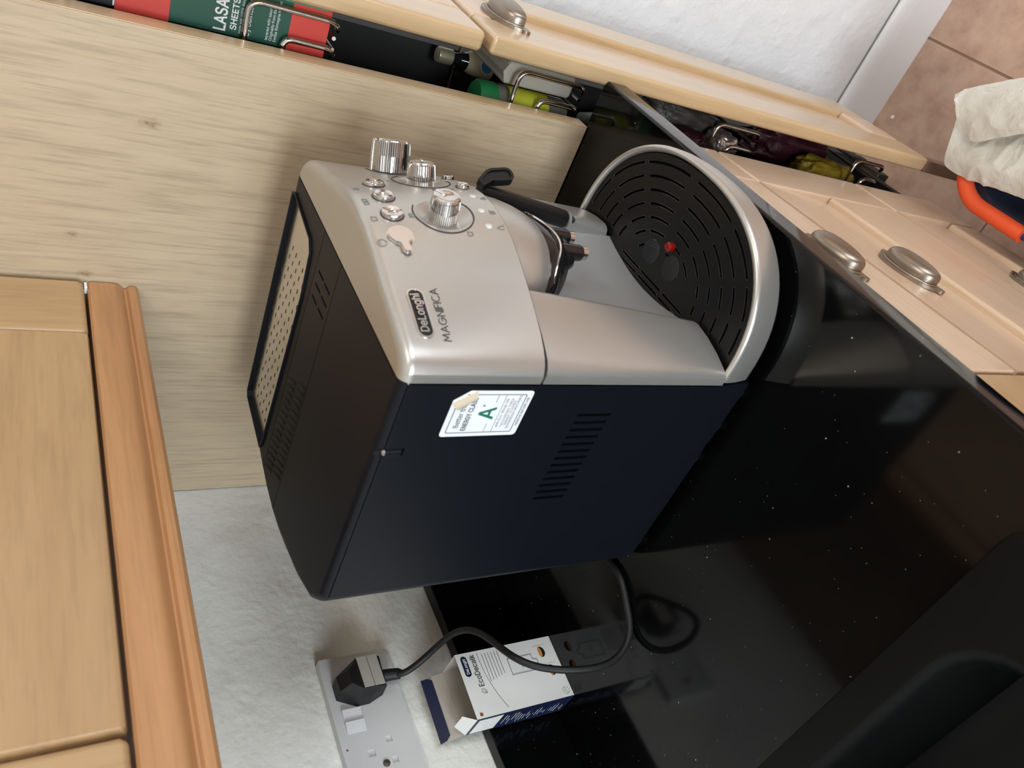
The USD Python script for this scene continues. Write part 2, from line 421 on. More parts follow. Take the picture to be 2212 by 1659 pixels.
for a, b in ((W0 + .05, (W0 + W1) / 2 - .025), ((W0 + W1) / 2 + .025, W1 - .05)):
    obj("pane", rbox(XL - 0.048, XL - 0.044, a, b, WZ0 + .05, WZ1 - .05, .0005), "window_glass", wn)
dr = thing("door_1", "white framed glazed door behind the viewer", "door", (-0.9, YF, 0), kind=S)
dfr = sbox(-1.6, 0, -0.2, 2.12).difference(unary_union([sbox(-1.5, 0.12, -0.94, 2.02), sbox(-0.86, 0.12, -0.3, 2.02)]))
obj("door_frame", orient(extrude(dfr, 0.05), (0, YF - 0.02, 0), (1, 0, 0), (0, 0, 1)), "white_gloss", dr)
for a, b in ((-1.5, -0.94), (-0.86, -0.3)):
    obj("pane", rbox(a, b, YF - 0.047, YF - 0.043, 0.12, 2.02, .0005), "window_glass", dr)
d2r = thing("door_2", "unseen pale wooden door in the right wall, added for warm reflections", "door", (XR, -1.65, 0), kind=S)  # invented out of view so chrome and fascia pick up warm reflections
obj("door_leaf", rbox(XR - 0.02, XR - 0.002, -2.05, -1.22, 0.005, 2.0, 0.003), "pale_beech_up", d2r)
obj("door_frame", cat_(rbox(XR - 0.03, XR - 0.002, -2.13, -2.055, 0, 2.08, 0.003), rbox(XR - 0.03, XR - 0.002, -1.215, -1.14, 0, 2.08, 0.003), rbox(XR - 0.03, XR - 0.002, -2.054, -1.216, 2.005, 2.08, 0.003)), "pelmet_wood", d2r)
# skirting board on the right wall, with a moulded top
sk = Polygon([(0, 0), (-0.015, 0), (-0.015, 0.082), (-0.0135, 0.086), (-0.0135, 0.098), (-0.010, 0.108), (-0.006, 0.113), (0, 0.115)])
bb = obj("baseboard_right", orient(extrude(sk, 0.83), (XR, -0.3, 0), (1, 0, 0), (0, 0, 1)), "white_gloss", label="white painted skirting board at the foot of the white wall", cat="skirting", kind=S)
obj("joint_shade", rbox(XR - 0.0025, XR - 0.0002, -1.13, -0.3, 0.1151, 0.1172, 0.0002), "print_grey", bb, label="shade of the joint above the skirting, laid in as a dark strip")  # dark strip painted in for the shade of the gap behind the skirting
cl = thing("ceiling_lamp", "white ceiling lamp with flat diffuser", "lamp", (-0.65, -1.65, ZC))
obj("lamp_body", rbox(-1.12, -0.18, -1.82, -1.48, 2.35, ZC, 0.006), "white_gloss", cl)

# ------------------------------------------------------------------ worktop, upstand, sink
SX0, SX1, SY0, SY1 = -1.12, -0.645, -0.535, -0.13
top = sbox(-1.9, -0.645, 0.004, 0.0).difference(Polygon(rrect(SX0, SX1, SY0, SY1, 0.06)))
wt = extrude(top, 0.03); wt.apply_translation((0, 0, 0.88))
edge = Polygon([(-0.645, 0.88), (-0.645, 0.91), (-0.6462, 0.9096), (-0.6474, 0.9086), (-0.648, 0.907), (-0.648, 0.883), (-0.647, 0.8812), (-0.645, 0.88)])
em = orient(extrude(edge, 1.904), (-1.9, 0, 0), (0, 1, 0), (0, 0, 1))
obj("worktop", cat_(wt, em), "granite", label="polished black granite worktop with pale flecks, under the coffee machine", cat="worktop")
up = thing("upstand", "black granite upstand strip along the foot of the plaster wall", "upstand", (-0.9, -0.01, 0.91))
obj("upstand_strip", rbox(-1.9, 0.0, -0.019, -0.0005, 0.91, 1.0085, 0.0015), "granite", up)
r0 = rrect(-1.17, -0.617, -0.612, -0.07, 0.03)


def ring(d, z, r):
    return np.c_[rrect(SX0 + d, SX1 - d, SY0 + d, SY1 - d, r), np.full(24, z)]


sink_rings = [np.c_[r0, np.full(24, 0.9102)], np.c_[r0 * [1, 1], np.full(24, 0.9125)], np.c_[rrect(-1.169, -0.618, -0.611, -0.071, 0.03), np.full(24, 0.9135)],
              ring(-0.002, 0.9135, 0.062), ring(0.0, 0.9133, 0.06), ring(0.004, 0.9115, 0.058), ring(0.008, 0.907, 0.056), ring(0.011, 0.899, 0.054), ring(0.02, 0.75, 0.05), ring(0.04, 0.735, 0.04), ring(0.16, 0.73, 0.03)]
v = np.vstack(sink_rings); n = 24; f = []
for k in range(len(sink_rings) - 1):
    for i in range(n):
        a, b = k * n + i, k * n + (i + 1) % n
        f += [[a, b, b + n], [a, b + n, a + n]]
c = len(v); v = np.vstack([v, sink_rings[-1].mean(0)])
f += [[(len(sink_rings) - 1) * n + i, (len(sink_rings) - 1) * n + (i + 1) % n, c] for i in range(n)]
sk_ = thing("sink", "black composite inset sink with rounded bowl, at the left of the worktop", "sink", (-0.88, -0.33, 0.91))
obj("basin", trimesh.Trimesh(v, f, process=False), "sink_black", sk_, smooth=45)
obj("drain", orient(lathe([(0.045, 0), (0.045, 0.003), (0.03, 0.004), (0.028, 0.001), (0.001, 0.001)], 28), (-0.88, -0.33, 0.7302), (1, 0, 0), (0, 1, 0)), "satin_chrome", sk_)

# ------------------------------------------------------------------ base units
SK = 0.033      # the run of fronts is a little out of square with the worktop


def skew(m):
    m = m.copy(); q = np.array(m.vertices); q[:, 1] += SK * (q[:, 0] + 0.003); m.vertices = q
    return m


def bar(x0, x1, z0, z1, yf, th, r=0.003):
    return rbox(x0, x1, yf, yf + th, z0, z1, r)


def cup_pull(parent, x, z, yf, L=0.092, skewed=True):
    """Antique cup pull: flange with pinched ends and a half-shell that opens downwards."""
    fl_ = unary_union([Polygon(rrect(-L / 2, L / 2, -0.0265, -0.0165, 0.0045)), affinity.translate(affinity.scale(Point(0, 0).buffer(1, quad_segs=16), L * 0.455, 0.034), 0, -0.021).intersection(sbox(-1, -0.022, 1, 1))]).buffer(-0.002).buffer(0.002)
    fm = orient(extrude(fl_, 0.0036), (x, yf, z), (1, 0, 0), (0, 0, 1))
    A, Dp, Hh, zc = L * 0.375, 0.0185, 0.026, z - 0.021
    th, ph = np.linspace(0, math.pi, 33), np.linspace(0, math.pi / 2, 13)

    def dome(k):
        return np.array([[(x + A * k * math.cos(t), yf - 0.0015 - Dp * k * math.sin(t) ** 0.32 * math.sin(p_) ** 0.5, zc + Hh * k * math.sin(t) ** 0.7 * max(math.cos(p_), 0) ** 0.62) for t in th] for p_ in ph])

    Do, Di = dome(1.0), dome(0.93)
    idx = np.arange(13 * 33).reshape(13, 33)
    qa = np.stack([idx[:-1, :-1], idx[:-1, 1:], idx[1:, 1:], idx[1:, :-1]], -1).reshape(-1, 4)
    K = 13 * 33
    lip = np.stack([idx[-1, :-1], idx[-1, 1:], idx[-1, 1:] + K, idx[-1, :-1] + K], -1)
    fq = np.vstack([qa, qa[:, ::-1] + K, lip])
    shell = trimesh.Trimesh(np.vstack([Do.reshape(-1, 3), Di.reshape(-1, 3)]), np.vstack([fq[:, [0, 1, 2]], fq[:, [0, 2, 3]]]), process=False)
    rim = tube([(x + A * 1.03 * math.cos(q), yf - 0.0035, zc + Hh * 1.06 * math.sin(q) ** 0.75) for q in np.linspace(0.02, math.pi - 0.02, 36)], 0.0018, 8)
    m = cat_(fm, shell, rim)
    obj("cup_handle", skew(m) if skewed else m, "pewter", parent, label="pewter cup handle", smooth=50)


du = thing("drawer_unit", "pale beech base unit of three drawers with pewter cup handles, below the coffee machine", "drawers", (-0.25, -0.3, 0.0))
obj("body", cat_(rbox(-0.495, -0.003, -0.575, -0.03, 0.15, 0.878, 0.001)), "pale_beech_up", du)
obj("plinth", rbox(-0.495, -0.003, -0.535, -0.52, 0.0, 0.15, 0.001), "pale_beech_across", du)
YD = -0.602


def drawer(z0, z1, zp, hz):
    """Drawer front: right and left stile, wide top rail, raised panel from zp down, thin foot rail."""
    x0, x1 = -0.4745, -0.004
    if zp:
        pan = hull([(x, y, z) for x in (x0 + 0.001, x1 - 0.088) for y, z in ((YD + 0.0003, z1 - 0.001), (YD + 0.0095, zp - 0.004), (YD + 0.018, z1 - 0.001), (YD + 0.018, zp - 0.004))])
        d = obj("drawer_front", skew(pan), "pale_beech_across", du, smooth=20)
        obj("rail", skew(rbox(x0, x1 - 0.0902, YD, YD + 0.0185, z0, zp, 0.0045)), "pale_beech_across", d, smooth=50)
        obj("stile", skew(bar(x1 - 0.09, x1, z0, z1, YD, 0.0185)), "pale_beech_up", d, smooth=50)
    else:
        d = obj("drawer_front", skew(bar(x0, x1 - 0.0905, z0, z1, YD, 0.019)), "pale_beech_across", du, smooth=50)
        obj("stile", skew(bar(x1 - 0.09, x1, z0, z1, YD, 0.019)), "pale_beech_up", d, smooth=50)
    cup_pull(d, -0.287, hz, YD + (0.0035 if zp else 0.0))


drawer(0.7065, 0.874, None, 0.789)
drawer(0.412, 0.7025, 0.565, 0.648)
drawer(0.20, 0.408, 0.268, 0.345)
bu = thing("base_cabinet", "beech base cabinet under the sink, left of the drawers", "cabinet", (-0.85, -0.3, 0.0))
obj("body", rbox(-1.2, -0.498, -0.575, -0.03, 0.15, 0.72, 0.001), "beech_up", bu)
dd = obj("door", skew(bar(-1.075, -0.4785, 0.165, 0.874, YD, 0.02)), "beech_across", bu, smooth=50)
obj("plinth", rbox(-1.2, -0.498, -0.535, -0.52, 0, 0.15, 0.001), "pale_beech_across", bu)

# ------------------------------------------------------------------ tall oak panel, larder
op = thing("end_panel", "tall pale oak end panel with upright grain, beside the coffee machine", "panel", (0.011, -0.29, 0.91))
obj("panel_board", rbox(0.0, 0.0225, -0.591, -0.002, 0.911, 2.2, 0.0008), "oak", op)
obj("front_edging", rbox(0.0, 0.0225, -0.592, -0.591, 0.911, 2.2, 0.0003), "door_edge_wood", op, label="smooth front edging")
lh = thing("larder_housing", "dark carcass of the tall larder between oak panel and white wall", "cabinet", (0.16, -0.3, 0))
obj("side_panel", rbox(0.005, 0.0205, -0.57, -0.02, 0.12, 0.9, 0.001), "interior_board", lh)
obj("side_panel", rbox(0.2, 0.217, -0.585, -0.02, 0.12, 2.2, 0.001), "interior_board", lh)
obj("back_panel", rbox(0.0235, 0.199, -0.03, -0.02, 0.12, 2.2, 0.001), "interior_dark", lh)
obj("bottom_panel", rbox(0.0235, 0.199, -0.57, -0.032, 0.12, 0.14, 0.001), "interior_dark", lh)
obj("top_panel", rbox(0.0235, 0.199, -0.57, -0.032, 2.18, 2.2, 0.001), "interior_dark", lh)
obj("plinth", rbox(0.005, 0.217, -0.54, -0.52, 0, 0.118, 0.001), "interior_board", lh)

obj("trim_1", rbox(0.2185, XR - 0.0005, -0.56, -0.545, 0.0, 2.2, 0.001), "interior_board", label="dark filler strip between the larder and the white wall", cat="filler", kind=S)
pl = thing("pull_out_larder", "pull-out larder with pale beech fronts, drawn a little open to show its wire baskets", "larder", (0.16, -0.55, 0.25))
YB, YFd = -0.6412, -0.662


def larder_door(z0, z1, label):
    x0, x1, sw = 0.0015, 0.216, 0.068
    d = obj("door_panel", rbox(x0 + sw - 0.004, x1 - sw + 0.004, YFd + 0.0095, YB - 0.002, z0 + 0.06, z1 - 0.06, 0.001), "pale_beech_up", pl, label=label)
    for a, b in ((x0, x0 + sw), (x1 - sw, x1)):
        obj("stile", rbox(a, b, YFd, YB, z0, z1, 0.0045), "door_edge_wood", d, smooth=50)
    for a, b in ((z0, z0 + 0.07), (z1 - 0.07, z1)):
        obj("rail", rbox(x0 + sw + .0003, x1 - sw - .0003, YFd, YB, a, b, 0.004), "pale_beech_across", d, smooth=50)
    return d


d1 = larder_door(1.0755, 2.15, "upper larder door front")
d2 = larder_door(0.262, 1.0655, "lower larder door front")
cup_pull(d2, 0.086, 1.029, YFd, skewed=False)
obj("shaded_door_foot", rbox(0.002, 0.022, YFd + 0.0015, YB, 0.13, 0.2605, 0.002), "shaded_door_wood", pl, label="dark brown strip below the lower front, door edge shade put into its colour")  # added block standing in for the shaded lower end of the door edge
obj("upright", cat_(rbox(0.155, 0.165, YB, YB + 0.005, 0.3, 2.1, 0.001), rbox(0.18, 0.19, YB, YB + 0.005, 0.3, 2.1, 0.001)), "interior_board", pl)
for zr, zb in ((1.6, 1.515), (1.301, 1.217), (1.0035, 0.914), (0.6885, 0.605), (0.382, 0.31)):
    ws = []
    for xw, s in ((0.031, 1), (0.189, -1)):
        ws.append(tube(rounded_path([(xw, -0.12, zr), (xw, -0.626, zr), (xw, -0.626, zb), (xw + s * 0.004, -0.62, zb - 0.002)], 0.012), 0.0028, 10))
        ws.append(tube(rounded_path([(xw - s * 0.0005, -0.12, zr - 0.036), (xw - s * 0.0005, -0.6, zr - 0.036), (xw - s * 0.0005, -0.6, zb), (xw + s * 0.004, -0.594, zb - 0.002)], 0.01), 0.003, 10))
        ws.append(tube(rounded_path([(xw, -0.12, zr), (xw, -0.12, zb), (xw + s * 0.004, -0.12, zb)], 0.002), 0.0028, 8))
    for y in np.linspace(-0.6, -0.14, 8):
        ws.append(tube([(0.03, y, zb), (0.1, y, zb), (0.190, y, zb)], 0.0018, 6))
    for y in (-0.61,):
        ws.append(tube([(0.033, y, zb), (0.1, y, zb), (0.187, y, zb)], 0.0022, 6))
    obj("wire_basket", cat_(*ws), "chrome", pl, label="chrome wire basket", smooth=60)

# ------------------------------------------------------------------ food in the larder baskets
g = thing("lasagne_box", "red and green card box of lasagne sheets in the upper larder basket", "box", (0.06, -0.612, 1.22))
X0 = 0.0405
obj("carton", rbox(X0, 0.12, -0.6375, -0.587, 1.2215, 1.409, 0.001), "box_green", g)
obj("red_band", rbox(X0 - 0.0004, 0.1204, -0.6379, -0.5866, 1.2212, 1.259, 0.0003), "box_red", g)
obj("red_band", rbox(X0 - 0.0004, 0.1204, -0.6379, -0.5866, 1.365, 1.409, 0.0003), "box_red", g)
obj("light_green_strip", rbox(X0 - 0.0006, X0 + 0.01, -0.6381, -0.631, 1.2255, 1.30, 0.0003), "box_light_green", g)


def on_side(s, h, y, z, x=X0 - 0.0004, **k):
    return orient(text(s, h, **k), (x, y, z), (0, -1, 0), (0, 0, 1))


obj("lettering", cat_(on_side("LASAGNE", 0.0105, -0.5895, 1.3165, bold=True, sx=.78), on_side("SHEETS", 0.0055, -0.593, 1.307, bold=True), on_side("made with 100% durum wheat", 0.0022, -0.591, 1.3025),
                      on_side("by Sainsbury's", 0.005, -0.5905, 1.2945, sx=.9), on_side("layered with sauces", 0.0026, -0.591, 1.2775), on_side("Originally from the", 0.0026, -0.591, 1.2735), on_side("Emilia Romagna region", 0.0026, -0.591, 1.2695)), "print_white", g)
g = thing("dark_box", "black card box with white lettering above the lasagne box", "box", (0.06, -0.612, 1.41))
obj("carton", rbox(X0 - 0.001, 0.11, -0.6385, -0.588, 1.4105, 1.5, 0.001), "box_black", g)
obj("lettering", cat_(on_side("Linguine", 0.007, -0.592, 1.447, X0 - .0011, bold=True), on_side("Bronze die Cut", 0.0045, -0.592, 1.438, X0 - .0011), on_side("Gragnano in Italy", 0.0032, -0.592, 1.432, X0 - .0011)), "print_white", g)
obj("flap_edge", tube(rounded_path([(X0 - 0.001, -0.59, 1.41), (X0 - 0.001, -0.634, 1.4095)], 0.002), 0.0008, 6), "sticker_white", g)

g = thing("sauce_bottle", "dark glass bottle with gold cap and blue oval label in the middle basket", "bottle", (0.164, -0.583, 0.915))
bx, by = 0.168, -0.5835
obj("bottle_body", orient(lathe([(0.014, 0.918), (0.0155, 0.921), (0.0155, 0.9875), (0.0135, 0.9965), (0.0085, 1.0085), (0.0072, 1.0165), (0.0070, 1.0285)], 32), (bx, by, 0), (1, 0, 0), (0, 1, 0)), "glass_dark", g)
obj("cap", orient(lathe([(0.0092, 1.0225), (0.0096, 1.0230), (0.0096, 1.0410), (0.0088, 1.0420), (0.001, 1.0425)], 48, 24, 0.03, (1, 2)), (bx, by, 0), (1, 0, 0), (0, 1, 0)), "gold_cap", g, label="gold screw cap")
obj("neck_label", orient(lathe([(0.0158, 0.9675), (0.0158, 0.9875), (0.0138, 0.9967), (0.0110, 1.0025), (0.0105, 1.0025)], 32), (bx, by, 0), (1, 0, 0), (0, 1, 0)), "label_cream", g)
d_ = np.array([-0.9425, -0.30, 0.0]); d_ /= np.linalg.norm(d_)
obj("oval_label", orient(extrude(affinity.scale(Point(0, 0).buffer(1), 0.0095, 0.0085), 0.001), np.array([bx, by, 0.9790]) + d_ * 0.0157, np.cross((0, 0, 1), d_), (0, 0, 1)), "label_blue", g)
obj("label_rim", orient(extrude(affinity.scale(Point(0, 0).buffer(1), 0.0104, 0.0094).difference(affinity.scale(Point(0, 0).buffer(1), 0.0093, 0.0083)), 0.0013), np.array([bx, by, 0.9790]) + d_ * 0.0157, np.cross((0, 0, 1), d_), (0, 0, 1)), "print_white", g)
g = thing("beige_carton", "plain beige paper carton in the middle basket, behind the chrome wire", "carton", (0.10, -0.606, 0.915))
obj("carton_body", rbox(0.048, 0.15, -0.63, -0.603, 0.917, 1.012, 0.004), "carton_beige", g)
obj("carton_fold", hull([(0.048, -0.628, 1.01), (0.048, -0.604, 1.01), (0.15, -0.628, 1.01), (0.15, -0.604, 1.01), (0.05, -0.616, 1.0145), (0.148, -0.616, 1.0145)]), "carton_beige", g)
g = thing("green_lid_jar", "glass jar with green lid and lime label, at the front of the middle basket", "jar", (0.047, -0.583, 0.915))
jx, jy = 0.0565, -0.579
obj("glass", orient(lathe([(0.019, 0.917), (0.0205, 0.92), (0.0205, 1.008), (0.017, 1.018)], 32), (jx, jy, 0), (1, 0, 0), (0, 1, 0)), "jar_glass", g)
obj("lid", orient(lathe([(0.0195, 1.014), (0.0202, 1.015), (0.0202, 1.033), (0.018, 1.037), (0.001, 1.038)], 40), (jx, jy, 0), (1, 0, 0), (0, 1, 0)), "lid_green", g, label="green lid")
obj("label_band", orient(lathe([(0.0205, 0.945), (0.0209, 0.945), (0.0209, 1.0), (0.0205, 1.0)], 40), (jx, jy, 0), (1, 0, 0), (0, 1, 0)), "label_lime", g, label="lime label")
g = thing("dark_bottle", "small black bottle with grey highlights behind the green lid jar", "bottle", (0.075, -0.545, 0.915))
obj("bottle_body", orient(lathe([(0.026, 0.917), (0.028, 0.92), (0.028, 1.03), (0.02, 1.05), (0.012, 1.06), (0.012, 1.085), (0.001, 1.086)], 32), (0.08, -0.54, 0), (1, 0, 0), (0, 1, 0)), "glass_dark", g)
g = thing("spice_packet", "tall dark red packet at the back of the middle basket", "packet", (0.16, -0.5, 0.915))
obj("packet_body", rbox(0.14, 0.183, -0.53, -0.47, 0.917, 1.085, 0.006), "bag_maroon", g)


def bag(name, label, cat, mat_, c, h, seed, z0):
    q = trimesh.creation.icosphere(4)
    v = np.array(q.vertices)
    v = np.sign(v) * np.abs(v) ** 0.6
    v = v * h + v * h * (meshkit.fbm(v * 2.3 + seed, 3, seed) - 0.5)[:, None] * 0.5
    v += c
    v[:, 2] = np.maximum(v[:, 2], z0)
    q.vertices = v
    t = thing(name, label, cat, (c[0], c[1], z0))
    obj("packet_body", q, mat_, t, smooth=True)
    return t


bag("taupe_bag", "dark taupe packet in the third larder basket down", "packet", "bag_taupe", np.array([0.135, -0.6, 0.675]), np.array([0.04, 0.02, 0.058]), 3, 0.608)
bag("foil_packet", "crinkled silver foil packet by the wire in the third larder basket", "packet", "foil", np.array([0.068, -0.585, 0.632]), np.array([0.022, 0.022, 0.021]), 7, 0.608)
g = thing("grey_tube", "grey plastic tube lying across the third larder basket", "tube", (0.09, -0.575, 0.74))
obj("tube_body", tube([(0.17, -0.545, 0.80), (0.10, -0.580, 0.772), (0.060, -0.6, 0.755)], [0.010, 0.012, 0.0125], 16), "tube_grey", g)
bag("maroon_packet", "maroon packet in the lowest larder basket", "packet", "bag_maroon", np.array([0.14, -0.592, 0.42]), np.array([0.035, 0.028, 0.092]), 11, 0.313)
bag("yellow_packet", "yellow packet in front of the maroon one in the lowest larder basket", "packet", "bag_yellow", np.array([0.070, -0.58, 0.385]), np.array([0.026, 0.022, 0.062]), 15, 0.313)
bag("red_packet", "dark red packet beside the grey tube in the third larder basket", "packet", "bag_maroon", np.array([0.067, -0.578, 0.697]), np.array([0.022, 0.02, 0.033]), 21, 0.608)

# ------------------------------------------------------------------ wall cabinet with pelmet
wc = thing("wall_cabinet", "warm beech wall cabinet above the plaster wall, left of the oak panel", "cabinet", (-0.3, -0.16, 1.42))
obj("body", rbox(-0.602, -0.003, -0.3085, -0.001, 1.4235, 2.12, 0.001), "beech_up", wc)
x0, x1, z0, z1, yf = -0.583, -0.0045, 1.4215, 2.1, -0.331
d = obj("door", rbox(x0 + .08, x1 - .08, yf + 0.008, -0.311, z0 + 0.08, z1 - 0.08, 0.001), "beech_up", wc)
obj("stile", rbox(x1 - 0.087, x1, yf, -0.311, z0, z1, 0.0055), "beech_up", d, smooth=50)
obj("stile", rbox(x0, x0 + 0.0905, yf, -0.311, z0, z1, 0.0055), "beech_up", d, smooth=50)
rail = hull([(x, y, z) for x in (x0 + 0.0955, x1 - 0.0885) for y, z in ((yf + 0.0055, z0), (yf + 0.0016, z0 + .0016), (yf, z0 + 0.0055), (yf, z0 + .105), (-0.311, z0 + .0), (-0.311, z0 + .11))]
            + [(x0 + 0.0915, y, z) for y, z in ((yf + 0.0075, z0 + .003), (yf + 0.0065, z0 + .1))])
obj("rail", rail, "beech_across", d, smooth=40)
obj("rail", rbox(x0 + 0.0915, x1 - 0.0885, yf, -0.311, z1 - 0.1, z1, 0.0055), "beech_across", d, smooth=50)
pp = [(-0.270, 1.4185), (-0.3245, 1.4185), (-0.3265, 1.4165), (-0.327, 1.413), (-0.327, 1.395), (-0.326, 1.390), (-0.323, 1.3865), (-0.3205, 1.384), (-0.3205, 1.3825), (-0.3235, 1.3805), (-0.3248, 1.3775), (-0.3243, 1.374), (-0.322, 1.3712), (-0.318, 1.370), (-0.270, 1.370)]
obj("pelmet", orient(extrude(Polygon(pp), 0.6), (-0.602, 0, 0), (0, 1, 0), (0, 0, 1)), "pelmet_wood", wc, label="reddish moulded pelmet", smooth=30)
obj("bump_stop", rbox(-0.014, -0.0045, -0.328, -0.32, 1.4186, 1.4213, 0.0005), "sticker_white", wc, label="small white door stop")

# ------------------------------------------------------------------ coffee machine (own frame: x to the right along its front, y into the wall, z up)
O = np.array([-0.389, -0.527, 0.91])
WD = 0.294
cm = thing("coffee_machine", "black and silver bean-to-cup coffee machine standing on the granite worktop", "coffee machine", O + [WD / 2, 0.12, 0])


def P(name, mesh, mat_, parent=cm, **k):
    m = mesh.copy(); m.apply_translation(O)
    return obj(name, m, mat_, parent, **k)


def mirror(m):
    m = m.copy(); q = np.array(m.vertices); q[:, 0] = WD - q[:, 0]
    return trimesh.Trimesh(q, np.array(m.faces)[:, ::-1], process=False)


# front surface of the silver fascia
XS = np.array([0, 0.0015, 0.004, 0.008, 0.014, 0.025, 0.04, 0.055, 0.07, 0.085, 0.105, 0.125, 0.147])
YT = np.array([-0.004, -0.0075, -0.0115, -0.0150, -0.0180, -0.0215, -0.0258, -0.0290, -0.0318, -0.0362, -0.0412, -0.0447, -0.0462])
YB_ = np.array([-0.004, -0.0078, -0.0120, -0.0162, -0.0205, -0.0270, -0.0340, -0.0405, -0.0466, -0.0525, -0.0590, -0.0632, -0.0645])
ZT, ZB = 0.355, 0.2395


def Yf(x, z):
    xx = np.minimum(x, WD - np.asarray(x, float)); t = np.clip((ZT - z) / (ZT - ZB), -0.2, 1.3)
    return np.interp(xx, XS, YT) * (1 - t) + np.interp(xx, XS, YB_) * t


def frame(x, z):
    e = 0.002
    yx = (Yf(x + e, z) - Yf(x - e, z)) / (2 * e); yz = (Yf(x, z + e) - Yf(x, z - e)) / (2 * e)
    n = np.array([yx, -1, yz]); n /= np.linalg.norm(n)
    ex = np.array([1, yx, 0]); ex /= np.linalg.norm(ex)
    return np.array([x, float(Yf(x, z)), z]), ex, np.cross(n, ex), n


def on_face(m, x, z, lift=0.0, rot=0.0):
    o, ex, ey, n = frame(x, z)
    m = m.copy()
    if rot:
        m.apply_transform(trimesh.transformations.rotation_matrix(rot, [0, 0, 1]))
    return orient(m, o + n * lift, ex, ey)


def wrap(m, x, z, lift=0.0002):
    """Lays a flat drawing (xy plane, millimetre thin) onto the fascia."""
    m = m.copy(); q = np.array(m.vertices); X, Z = x + q[:, 0], z + q[:, 1]
    m.vertices = np.c_[X, Yf(X, Z) - lift - q[:, 2], Z]
    m.faces = np.array(m.faces)[:, ::-1]
    return m


xx = np.r_[XS, 0.169, 0.189, 0.209, 0.224, WD - XS[7::-1]]
xx = np.unique(np.round(np.r_[XS, WD - XS], 5))
fx = np.unique(np.round(np.r_[xx, (xx[1:] + xx[:-1]) / 2], 6))


def fascia_ring(z, inset):
    c = WD / 2
    X = c + (fx - c) * (1 - inset / c)
    y = Yf(fx, min(z, ZT)) + inset
    y = np.minimum(y, 0.0005)
    a = np.c_[X, y, np.full(len(X), z)]
    return np.vstack([a, [[X[-1], 0.0035, z], [WD / 2, 0.0035, z], [X[0], 0.0035, z]]])


zz = [(ZB, 0.0016), (ZB + 0.0006, 0.0006), (ZB + 0.0016, 0.0)] + [(z, 0.0) for z in np.linspace(ZB + 0.012, ZT - 0.0085, 7)] + [(ZT - 0.0058, 0.0004), (ZT - 0.0036, 0.0014), (ZT - 0.0016, 0.0031), (ZT - 0.0004, 0.0054), (ZT, 0.0082)]
fas = loft([fascia_ring(z, i) for z, i in zz])
DIALS = ((0.1373, 0.2885), (0.2085, 0.2790))
tools = []
for x, z in DIALS:
    o, ex, ey, n = frame(x, z)
    s = trimesh.creation.icosphere(5, 0.0455); s.apply_translation(o + n * 0.0395); tools.append(s)
    s = orient(lathe([(0.0235, -0.0004), (0.0235, 0.004)], 64), o, ex, ey)
fas = cut(fas, tools)
P("fascia", fas, "silver_paint", label="silver control fascia", smooth=28)

# body: side walls, slightly bowed back, rounded top edges
bp = [(0.0, 0.0022), (0.0, 0.2385), (0.0015, 0.2445), (0.006, 0.252), (0.0185, 0.2655), (0.052, 0.2795), (0.09, 0.2885), (0.1176, 0.2935), (0.147, 0.2955)]
bp = bp + [(WD - x, y) for x, y in bp[-2::-1]]
B = Polygon(bp)


def body_ring(z, d):
    q = B.buffer(-d, join_style=2) if d else B
    q = np.array(bp) if not d else np.array([(WD / 2 + (x - WD / 2) * (1 - d / (WD / 2)), y - d * (1 if y > 0.1 else 0) * 1.0) for x, y in bp])
    return np.c_[q, np.full(len(q), z)]


body = loft([body_ring(0.008, 0.004), body_ring(0.012, 0.001), body_ring(0.03, 0.0), body_ring(0.347, 0.0), body_ring(0.3505, 0.0006), body_ring(0.3532, 0.0022), body_ring(0.3545, 0.0042), body_ring(0.355, 0.0068)])
tl = []
for k in range(13):                                          # side vents
    y = 0.0345 + k * (0.1335 - 0.0345) / 12
    tl.append(rbox(-0.01, 0.0035, y - 0.0019, y + 0.0019, 0.1555, 0.1895, 0.0012))
tl.append(rbox(-0.01, 0.0012, -0.01, 0.30, 0.3478, 0.3488, 0.0001))     # seam between side wall and top
tl.append(rbox(0.1942, 0.1952, 0.004, 0.31, 0.3538, 0.36, 0.0001)); tl.append(rbox(0.1437, 0.1446, 0.004, 0.31, 0.3538, 0.36, 0.0001))
tl.append(orient(lathe([(0.0045, -0.02), (0.0045, 0.02)], 20), (-0.001, 0.0685, 0.352), (1, 0, 0), (0, 1, 0)))
pocket = Polygon([(0.2905, 0.022), (0.2905, 0.262), (0.286, 0.2665), (0.2165, 0.2735), (0.2135, 0.262), (0.2085, 0.08), (0.2135, 0.037), (0.2225, 0.0285), (0.284, 0.0195)])
pm = extrude(pocket.buffer(0.0016), 0.02); pm.apply_translation((0, 0, 0.3515)); tl.append(pm)
for y in (0.037, 0.0495, 0.062):                              # slots in the bean lid
    for a, b in ((0.151, 0.1675), (0.171, 0.187)):
        tl.append(rbox(a, b, y - 0.0011, y + 0.0011, 0.3535, 0.36, 0.0003))
tl.append(rbox(-0.01, WD + 0.01, 0.0745, 0.088, -0.01, 0.0135, 0.001))
P("body", cut(body, tl), "black_plastic", smooth=30, label="matt black casing")
for k in range(13):
    y = 0.0345 + k * (0.1335 - 0.0345) / 12
    P("vent_slot", rbox(0.0034, 0.0044, y - 0.0017, y + 0.0017, 0.156, 0.189, 0.0002), "void_black")
P("case_screw", orient(lathe([(0.0028, 0), (0.0028, 0.0016), (0.0016, 0.0022), (0.0005, 0.0022)], 20), (0.0015, 0.0685, 0.3395 + 0.0075), (1, 0, 0), (0, 1, 0)), "satin_chrome", label="silver case screw")
pl_ = extrude(pocket.buffer(-0.0004), 0.0012); pl_.apply_translation((0, 0, 0.3512))
